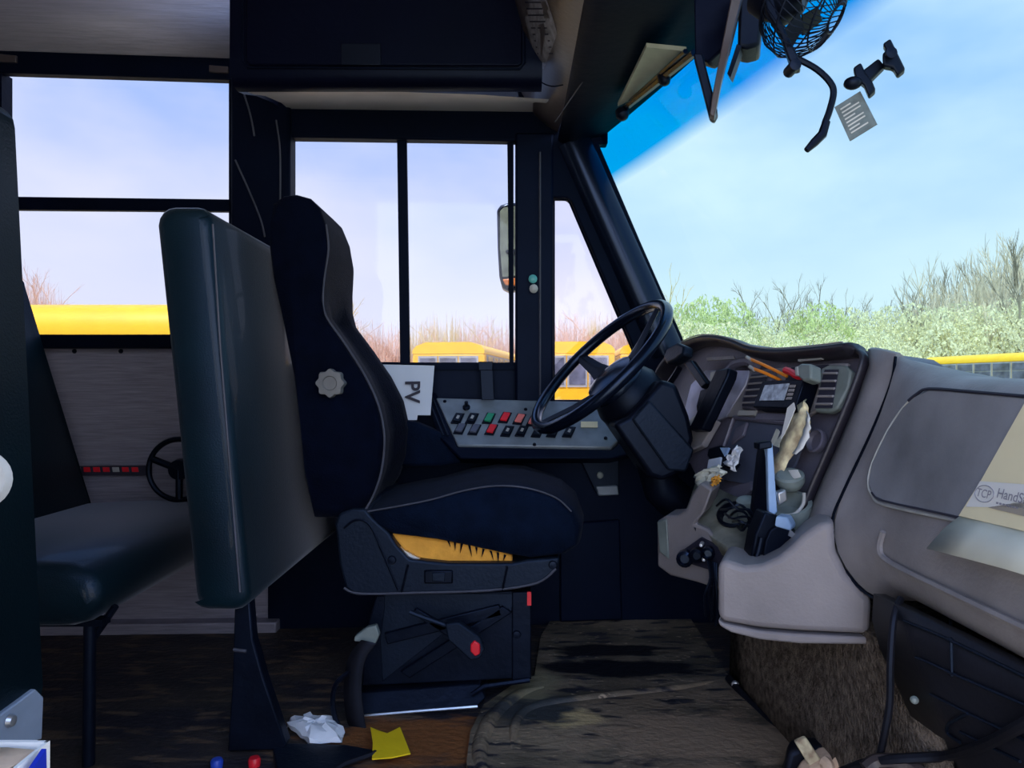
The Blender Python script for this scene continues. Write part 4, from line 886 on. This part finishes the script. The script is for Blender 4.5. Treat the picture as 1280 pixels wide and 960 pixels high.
b.build('small_print', 'inkg', nt_, fix=False)

# ------------------------------------------------------------------ floor things
mt = thing('floor_mat', 'muddy rubber floor mat with a raised rim in front of the driver seat', 'floor mat', (.35, 1.9, 0))
def FL(px, py, z=0):
    d = (ZC - z) * FP / (py - 480); return P(px, py, d)
edge = [(640, 1010), (600, 1010), (583, 960), (588, 920), (605, 886), (640, 862), (668, 850), (676, 800), (690, 776), (780, 772)]
e_ = [FL(x, y) for x, y in edge]
pl_ = e_ + [V((.60, 2.42, 0)), V((.585, 1.95, 0)), V((.63, 1.5, 0)), V((.63, 1.36, 0))]
MB().prism([p + V((0, 0, .012)) for p in pl_], (0, 0, -.0115)).build('sheet', 'mat', mt)
rim = spline([FL(x, y, .0) for x, y in [(618, 1000), (600, 955), (606, 920), (622, 895), (652, 872), (690, 862)]], 6)
MB().tube([p + V((0, 0, .003)) for p in rim], [.003 + .018 * math.sin(PI * min(1, (i + .5) / 10, (len(rim) - i - .5) / 10) / 2) for i in range(len(rim))], 12).build('raised_rim', 'mat', mt)
rim2 = spline([FL(x, y, .006) for x, y in [(640, 945), (645, 905), (670, 885), (740, 874), (850, 862), (900, 852)]], 6)
MB().tube(rim2, [.003 + .012 * math.sin(PI * min(1, (i + .5) / 9, (len(rim2) - i - .5) / 9) / 2) for i in range(len(rim2))], 10).build('raised_rim', 'mat', mt)
o = MB(); r_ = random.Random(2)
ctr = [(358, 914), (364, 905), (385, 902), (410, 908), (424, 910), (430, 922), (425, 933), (388, 935), (376, 925)]
rings = []
for s_, h in ((1.0, .0), (.97, .012), (.75, .024), (.4, .028), (.05, .024)):
    rings.append([FL(394 + (x - 394) * s_ + r_.uniform(-3, 3) * (s_ > .1), 918 + (y - 918) * s_, .0) + V((0, 0, .004 + h + r_.uniform(-.007, .007))) for x, y in [ctr[int(i / 3)] if i % 3 == 0 else tuple(V((*ctr[int(i / 3)], 0)).lerp(V((*ctr[(int(i / 3) + 1) % 9], 0)), (i % 3) / 3)[:2]) for i in range(27)]])
o.loft(rings); tag(o.build('crumpled_tissue', 'white', None, smooth=20), 'crumpled white tissue lying on the floor behind the driver seat', 'tissue')
o = MB(); q = [FL(463, 913, .004), FL(472, 917, .01), FL(484, 921, .012), FL(500, 913, .006), FL(506, 928, .012), FL(513, 946, .006), FL(490, 951, .012), FL(465, 953, .004), FL(466, 932, .016)]
o.prism([p + V((0, 0, .008)) for p in q], (0, 0, -.003)); tag(o.build('yellow_note', 'yellow'), 'bright yellow torn paper on the rusty floor', 'paper')
dp_ = thing('floor_flap', 'dull grey rubber flap on the floor under the white tissue', 'rubber flap', FL(400, 950))
MB().prism([FL(x, y, .012) for x, y in [(340, 928), (430, 930), (478, 938), (430, 952), (380, 985), (350, 985)]], (0, 0, -.01)).build('sheet', 'plastic', dp_, bev=.004)
MB().tube([FL(478, 938, .014), FL(430, 955, .014), FL(380, 985, .014)], .006, 6).build('edge', 'rubber', dp_)
for x, y, m, lab in ((318, 956, 'red', 'small red cap on the floor near the barrier leg'), (271, 958, 'blue', 'small blue cap on the floor left of the red cap')):
    tag(MB().lathe(FL(x, y + 2, 0), (0, 0, 1), [(.002, .001), (.012, .001), (.013, .014), (.010, .019), (.002, .02)], 16).build('bottle_cap', m), lab, 'cap')
bx = thing('open_carton', 'white carton with blue print standing open in the bottom left corner', 'carton', (-.5, .5, 0))
c4 = [(-.56, .60), (-.385, .60), (-.378, .42), (-.56, .42)]
b = MB(); zt = ZC - .297
for i in range(4):
    a, c = c4[i], c4[(i + 1) % 4]; dx, dy = (c[0] - a[0]), (c[1] - a[1]); nn = V((dy, -dx, 0)).normalized() * .003
    b.prism([V((a[0], a[1], 0)), V((c[0], c[1], 0)), V((c[0], c[1], zt)), V((a[0], a[1], zt))], nn)
b.build('sides', 'banner', bx)
MB().prism([PX(58, 936, -.374), PX(59, 990, -.374), PX(22, 990, -.372)], (-.004, 0, 0)).build('printed_triangle', 'inkblue', bx)
MB().prism([V((-.56, .604, zt - .003)), V((-.40, .604, zt - .003)), V((-.42, .64, zt - .035)), V((-.56, .64, zt - .035))], (0, .003, 0)).build('flap', 'banner', bx)
rows = [[V((-.555 + .165 * i / 7, .43 + .16 * j / 7, zt - .012 + rnd.uniform(-.01, .016))) for i in range(8)] for j in range(8)]
MB().grid(rows).build('crumpled_lining', 'peach', bx, solid=.002, smooth=20)

# ------------------------------------------------------------------ outside
GZ = -.9
o = MB().box((0, 150, GZ - .05), (700, 420, .1)).build('ground', 'ground'); o['kind'] = 'structure'
sm = thing('side_mirror', 'exterior side mirror outside the sliding driver window', 'mirror', P(635, 362, 3.0))
ol_ = [(621, 262), (626, 256), (636, 253), (650, 253), (652, 362), (636, 364), (628, 360), (624, 345), (622, 310)]
MB().prism(pp(ol_, 3.0), (.0, .08, 0)).build('housing', 'gloss', sm, bev=.01, seg=3)
MB().prism(pp([(625, 264), (630, 259), (650, 257), (650, 344), (628, 346), (625, 310)], 2.99), (0, .008, 0)).build('mirror_glass', 'mirror', sm)
MB().prism(pp([(628, 349), (650, 347), (650, 357), (632, 357)], 2.99), (0, .008, 0)).build('marker_lamp', 'amber', sm, bev=.004)
MB().tube([P(634, 315, 3.0), P(660, 316, 2.9), P(675, 316, 2.55)], .012, 8).build('arm', 'black', sm)

def bus(name, lab, cx, cy, rz, n=9, grp=None, wt=2.66):
    t = thing(name, lab, 'bus', (0, 0, 0), grp)
    L_, Wd, z0, z1, zr = 10.5, 2.4, .45, wt + .02, 3.06
    def bx_(x0, x1, y0, y1, a, c): return MB().box(((x0 + x1) / 2, (y0 + y1) / 2, (a + c) / 2), (x1 - x0, y1 - y0, c - a))
    bx_(-L_ / 2, L_ / 2, 0, Wd, z0, z1).build('body', 'bus', t, bev=.05)
    prof = [(0, z1), (.0, z1 + .12), (.12, zr - .12), (.45, zr), (Wd - .45, zr), (Wd - .12, zr - .12), (Wd, z1 + .12), (Wd, z1)]
    MB().loft([[V((x, y, z)) for y, z in prof] for x in (-L_ / 2, L_ / 2)]).build('roof', 'busroof', t, smooth=60)
    for s_ in range(n):
        x0 = -L_ / 2 + .35 + s_ * (L_ - .7) / n
        f = bx_(x0, x0 + (L_ - .7) / n - .05, -.03, .05, 1.85, wt).build('window', 'busframe', t)
        bx_(x0 + .06, x0 + (L_ - .7) / n - .11, -.05, .0, 1.92, wt / 2 + .91).build('pane', 'buswin', f); bx_(x0 + .06, x0 + (L_ - .7) / n - .11, -.05, .0, wt / 2 + .96, wt - .06).build('pane', 'buswin', f)
    for e in (-1, 1):
        for k in range(3):
            y0 = .2 + k * .68
            f = bx_(e * L_ / 2 - .03, e * L_ / 2 + .03, y0, y0 + .64, 1.6, wt - .05).build('end_window', 'busframe', t)
            bx_(e * L_ / 2 - .045, e * L_ / 2 + .045, y0 + .06, y0 + .58, 1.68, wt - .12).build('pane', 'buswin', f)
    for zz in (.95, 1.3, 1.7): bx_(-L_ / 2 + .02, L_ / 2 - .02, -.025, .02, zz, zz + .06).build('rub_rail', 'black', t)
    for x in (-3.2, 3.4): MB().lathe((x, .15, .5), (0, 1, 0), [(.05, -.12), (.3, -.1), (.5, -.08), (.5, .14), (.3, .15), (.05, .15)], 20).build('wheel', 'rubber', t)
    bx_(L_ / 2, L_ / 2 + 1.1, .3, Wd - .3, .6, 1.6).build('bonnet', 'bus', t, bev=.1)
    t.location = (cx, cy, GZ); t.rotation_euler = (0, 0, rz); return t
bus('school_bus', 'yellow school bus parked close behind the rear side window', -9.6, 11.9, .0, wt=2.5)
bus('school_bus', 'yellow school bus seen end on through the sliding driver window', -.1, 28.4, 1.42)
bus('school_bus', 'yellow school bus seen end on in the triangular quarter window', 3.55, 28.2, 1.52)
bus('school_bus', 'yellow school bus mostly hidden by the windscreen pillar and steering wheel', 6.3, 28.6, 1.5)
bus('school_bus', 'yellow school bus with bluish windows beyond the passenger side of the dash', 21.45, 31.5, -1.466)

def tree(seed, spread, lev):
    r = random.Random(seed); b = MB()
    def br(p, d, ln, rad, k):
        q = p + d * ln; mid = p.lerp(q, .5) + V((r.uniform(-1, 1), r.uniform(-1, 1), 0)) * ln * .05
        b.tube([p, mid, q], [rad, rad * .8, rad * .6], 4 if k else 6)
        if k >= lev: return
        for i in range(r.choice((3, 4)) if k else 7):
            t = r.uniform(.35, 1) if k else .25 + .75 * i / 7 + r.uniform(-.04, .04)
            a = r.uniform(0, 2 * PI); u_, w_ = orth(d)
            dd = (d + (u_ * math.cos(a) + w_ * math.sin(a)) * r.uniform(.5, 1) * spread + V((0, 0, .12))).normalized()
            br(p.lerp(q, t), dd, ln * r.uniform(.38, .55) * (1 if k else (1.15 - .5 * t)), rad * .45, k + 1)
    br(V((0, 0, 0)), V((0, 0, 1)), 1.0, .014, 0)
    return b
TR = {}
def tree_at(kind, px, top, d, lab, grp, seed, m, wid=1.0):
    key = (seed % 4, kind, m)
    if key not in TR:
        bb = tree(seed % 4 + 10 * (kind == 'wide'), .75 if kind == 'wide' else .45, 3)
        zmax = max(v.z for v in bb.v)
        me = bpy.data.meshes.new('bare_tree'); me.from_pydata([v / zmax for v in bb.v], [], bb.f); me.materials.append(M[m]); TR[key] = me
    o = bpy.data.objects.new('bare_tree', TR[key]); COL.objects.link(o)
    h = (480 - top) / FP * d + ZC - GZ
    o.location = P(px, 480, d); o.location.z = GZ; o.scale = (h * wid, h * wid, h); o.rotation_euler = (0, 0, seed * 1.7)
    return tag(o, lab, 'tree', grp)
for i, (px, top, d) in enumerate([(1138, 345, 50), (1152, 318, 52), (1166, 352, 48), (1180, 322, 55), (1194, 330, 50), (1206, 345, 47), (1216, 318, 56), (1228, 330, 52), (1240, 306, 50), (1252, 288, 54), (1262, 300, 49), (1272, 284, 52), (1284, 296, 55), (1296, 290, 50), (1246, 340, 45), (1276, 330, 44), (1186, 360, 45), (1144, 335, 54), (1160, 338, 53), (1174, 330, 51), (1188, 336, 56), (1200, 322, 53), (1211, 335, 51), (1222, 312, 54), (1234, 316, 57), (1246, 298, 51), (1257, 300, 56), (1268, 290, 50), (1279, 300, 52), (1290, 284, 56), (1146, 362, 46), (1216, 352, 46), (1232, 345, 44), (1260, 335, 46)]):
    tree_at('narrow', px, top, d, 'tall pale bare tree in the stand at the right of the windscreen', 'tall bare trees at the right', i, 'bark' if i % 3 else 'bark2')
for i, (px, top, d) in enumerate([(930, 358, 50), (972, 356, 49), (994, 346, 51), (1052, 362, 48), (1074, 366, 50), (1096, 370, 48), (938, 350, 55), (985, 344, 52), (1003, 352, 56), (1018, 362, 53), (1045, 368, 50), (1062, 366, 54), (1085, 372, 52), (1108, 374, 56), (1022, 345, 60)]):
    tree_at('wide', px, top, d, 'slender bare tree standing above the hedge in the middle of the windscreen', 'slender bare trees above the hedge', i, 'bark2', .8)
tree_at('wide', 836, 332, 50, 'bare tree with a pale crown just right of the black windscreen pillar', None, 3, 'goldhaze', .9)
for i, (px, top, d) in enumerate([(428, 372, 46), (440, 385, 44), (456, 396, 46), (472, 402, 45), (488, 398, 47), (448, 404, 42), (480, 410, 42)]):
    tree_at('wide', px, top, d, 'bare tree tinted pinkish to imitate haze, seen through the rear half of the sliding window', 'pinkish trees in the rear half of the sliding window', i, 'pinkhaze' if i else 'goldhaze', 1.1)
for i, (px, top, d) in enumerate([(520, 408, 46), (536, 398, 45), (552, 402, 47), (570, 398, 45), (590, 402, 46), (606, 396, 44), (622, 404, 46), (560, 410, 42)]):
    tree_at('wide', px, top, d, 'bare tree tinted golden pink to imitate haze, behind the bus in the front half of the sliding window', 'trees in the front half of the sliding window', i, 'goldhaze' if i % 2 else 'pinkhaze', 1.1)
for i, (px, top, d) in enumerate([(700, 404, 45), (716, 396, 46), (733, 386, 44), (750, 392, 46), (768, 398, 45), (786, 396, 45)]):
    tree_at('wide', px, top, d, 'bare tree tinted pink to imitate haze in the triangular quarter window', 'trees in the quarter window', i, 'pinkhaze', 1.1)
for i, (px, top, d) in enumerate([(36, 336, 40), (52, 330, 42), (72, 345, 41)]):
    tree_at('wide', px, top, d, 'bare twiggy tree tinted pink to imitate haze, above the bus in the rear side window', 'trees in the rear side window', i, 'pinkhaze', .9)
def bush_mesh(seed, m, n=4000):
    r = random.Random(seed); b = MB()
    for i in range(n):
        a = r.uniform(0, 2 * PI); z = r.random() ** .8; rr = math.sqrt(max(0, 1 - z * z)) * (.75 + .25 * r.random()) * (1 + .15 * math.sin(3 * a + seed))
        p = V((rr * math.cos(a), rr * math.sin(a), z * (1 + .12 * math.sin(5 * a + seed)))); s_ = r.uniform(.015, .036)
        e1_ = V((r.uniform(-1, 1), r.uniform(-1, 1), r.uniform(-1, 1))).normalized(); e2_ = e1_.cross(V((r.uniform(-1, 1), r.uniform(-1, 1), r.uniform(-1, 1)))).normalized()
        b.add([p - e1_ * s_, p + e2_ * s_ * .5, p + e1_ * s_, p - e2_ * s_ * .5], [[0, 1, 2, 3]])
    me = bpy.data.meshes.new('hedge_bush'); me.from_pydata(b.v, [], b.f); me.materials.append(M[m]); return me
BM_ = [bush_mesh(1, 'leafg'), bush_mesh(2, 'leafy'), bush_mesh(3, 'leafy')]
for i, (px, top, d, w_, k) in enumerate([(858, 392, 46, 1.3, 0), (884, 384, 48, 1.2, 0), (915, 388, 50, 1.1, 0), (870, 415, 42, 1.6, 1), (905, 415, 42, 1.6, 1), (945, 418, 44, 1.3, 1), (960, 408, 50, 1.2, 1), (1000, 400, 48, 1.2, 1), (1025, 391, 46, 1.3, 0), (1055, 398, 48, 1.2, 1), (1085, 402, 46, 1.3, 1), (1112, 396, 48, 1.2, 1), (1140, 394, 46, 1.4, 2), (1175, 398, 44, 1.5, 1), (1205, 392, 46, 1.4, 2), (1235, 396, 44, 1.5, 1), (1265, 388, 46, 1.5, 2), (1295, 390, 46, 1.5, 1), (975, 425, 42, 1.5, 1), (1040, 425, 42, 1.8, 2), (1100, 425, 42, 1.8, 1), (838, 405, 42, 1.2, 1)]):
    o = bpy.data.objects.new('hedge_bush', BM_[k]); COL.objects.link(o); h = (480 - top) / FP * d + ZC - GZ
    o.location = P(px, 480, d); o.location.z = GZ; o.scale = (h * .45 * w_, h * .45 * w_, h); o.rotation_euler = (0, 0, i * 1.3)
    tag(o, ['bright spring green bush in the hedge beyond the windscreen', 'straw coloured bush in the hedge beyond the windscreen', 'dull straw bush at the foot of the tall bare trees'][k], 'bush', ['green hedge bushes', 'straw hedge bushes', 'bushes under the tall trees'][k])

def brush_mesh(seed, m, n=1300):
    r = random.Random(seed); b = MB()
    for i in range(n):
        a = r.uniform(0, 2 * PI); q = math.sqrt(r.random()); h = (1 - .55 * q * q) * r.uniform(.35, 1)
        p0 = V((q * math.cos(a), q * math.sin(a), 0)); p1 = p0 + V((r.uniform(-.25, .25), r.uniform(-.25, .25), h)); s_ = r.uniform(.009, .018)
        b.tube([p0, p0.lerp(p1, .5) + V((r.uniform(-.03, .03), 0, 0)), p1], [s_, s_ * .8, s_ * .2], 3)
    me = bpy.data.meshes.new('brush_clump'); me.from_pydata(b.v, [], b.f); me.materials.append(M[m]); return me
BR_ = [brush_mesh(4, 'pinkhaze'), brush_mesh(5, 'goldhaze'), brush_mesh(6, 'bark')]
for grp, lab, items in (
    ('pink brush behind the sliding window', 'twiggy brush tinted pink to imitate haze along the skyline behind the sliding window', [(430, 398, 50, 0), (452, 408, 49, 0), (474, 412, 50, 0), (494, 410, 49, 0), (522, 410, 50, 1), (544, 402, 49, 1), (566, 402, 50, 1), (588, 404, 49, 0), (610, 404, 50, 0), (632, 408, 49, 0)]),
    ('pink brush behind the quarter window', 'twiggy brush tinted pink to imitate haze along the skyline in the triangular quarter window', [(698, 402, 50, 0), (720, 400, 49, 0), (742, 398, 50, 1), (764, 400, 49, 0), (786, 402, 50, 0)]),
    ('pink brush behind the rear window', 'twiggy brush tinted pink to imitate haze, above the near bus in the rear side window', [(38, 350, 44, 0), (58, 362, 45, 0)]),
    ('pale brush under the tall trees', 'pale grey brush between the tall bare trees at the right', [(1140, 372, 51, 2), (1170, 366, 52, 2), (1200, 362, 51, 2), (1230, 352, 52, 2), (1260, 345, 51, 2), (1290, 345, 52, 2)])):
    for i, (px, top, d, k) in enumerate(items):
        o = bpy.data.objects.new('brush_clump', BR_[k]); COL.objects.link(o); h = (480 - top) / FP * d + ZC - GZ
        o.location = P(px, 480, d); o.location.z = GZ; o.scale = (1.35, 1.35, h * 1.15); o.rotation_euler = (0, 0, i * 2.1)
        tag(o, lab, 'brush', grp)
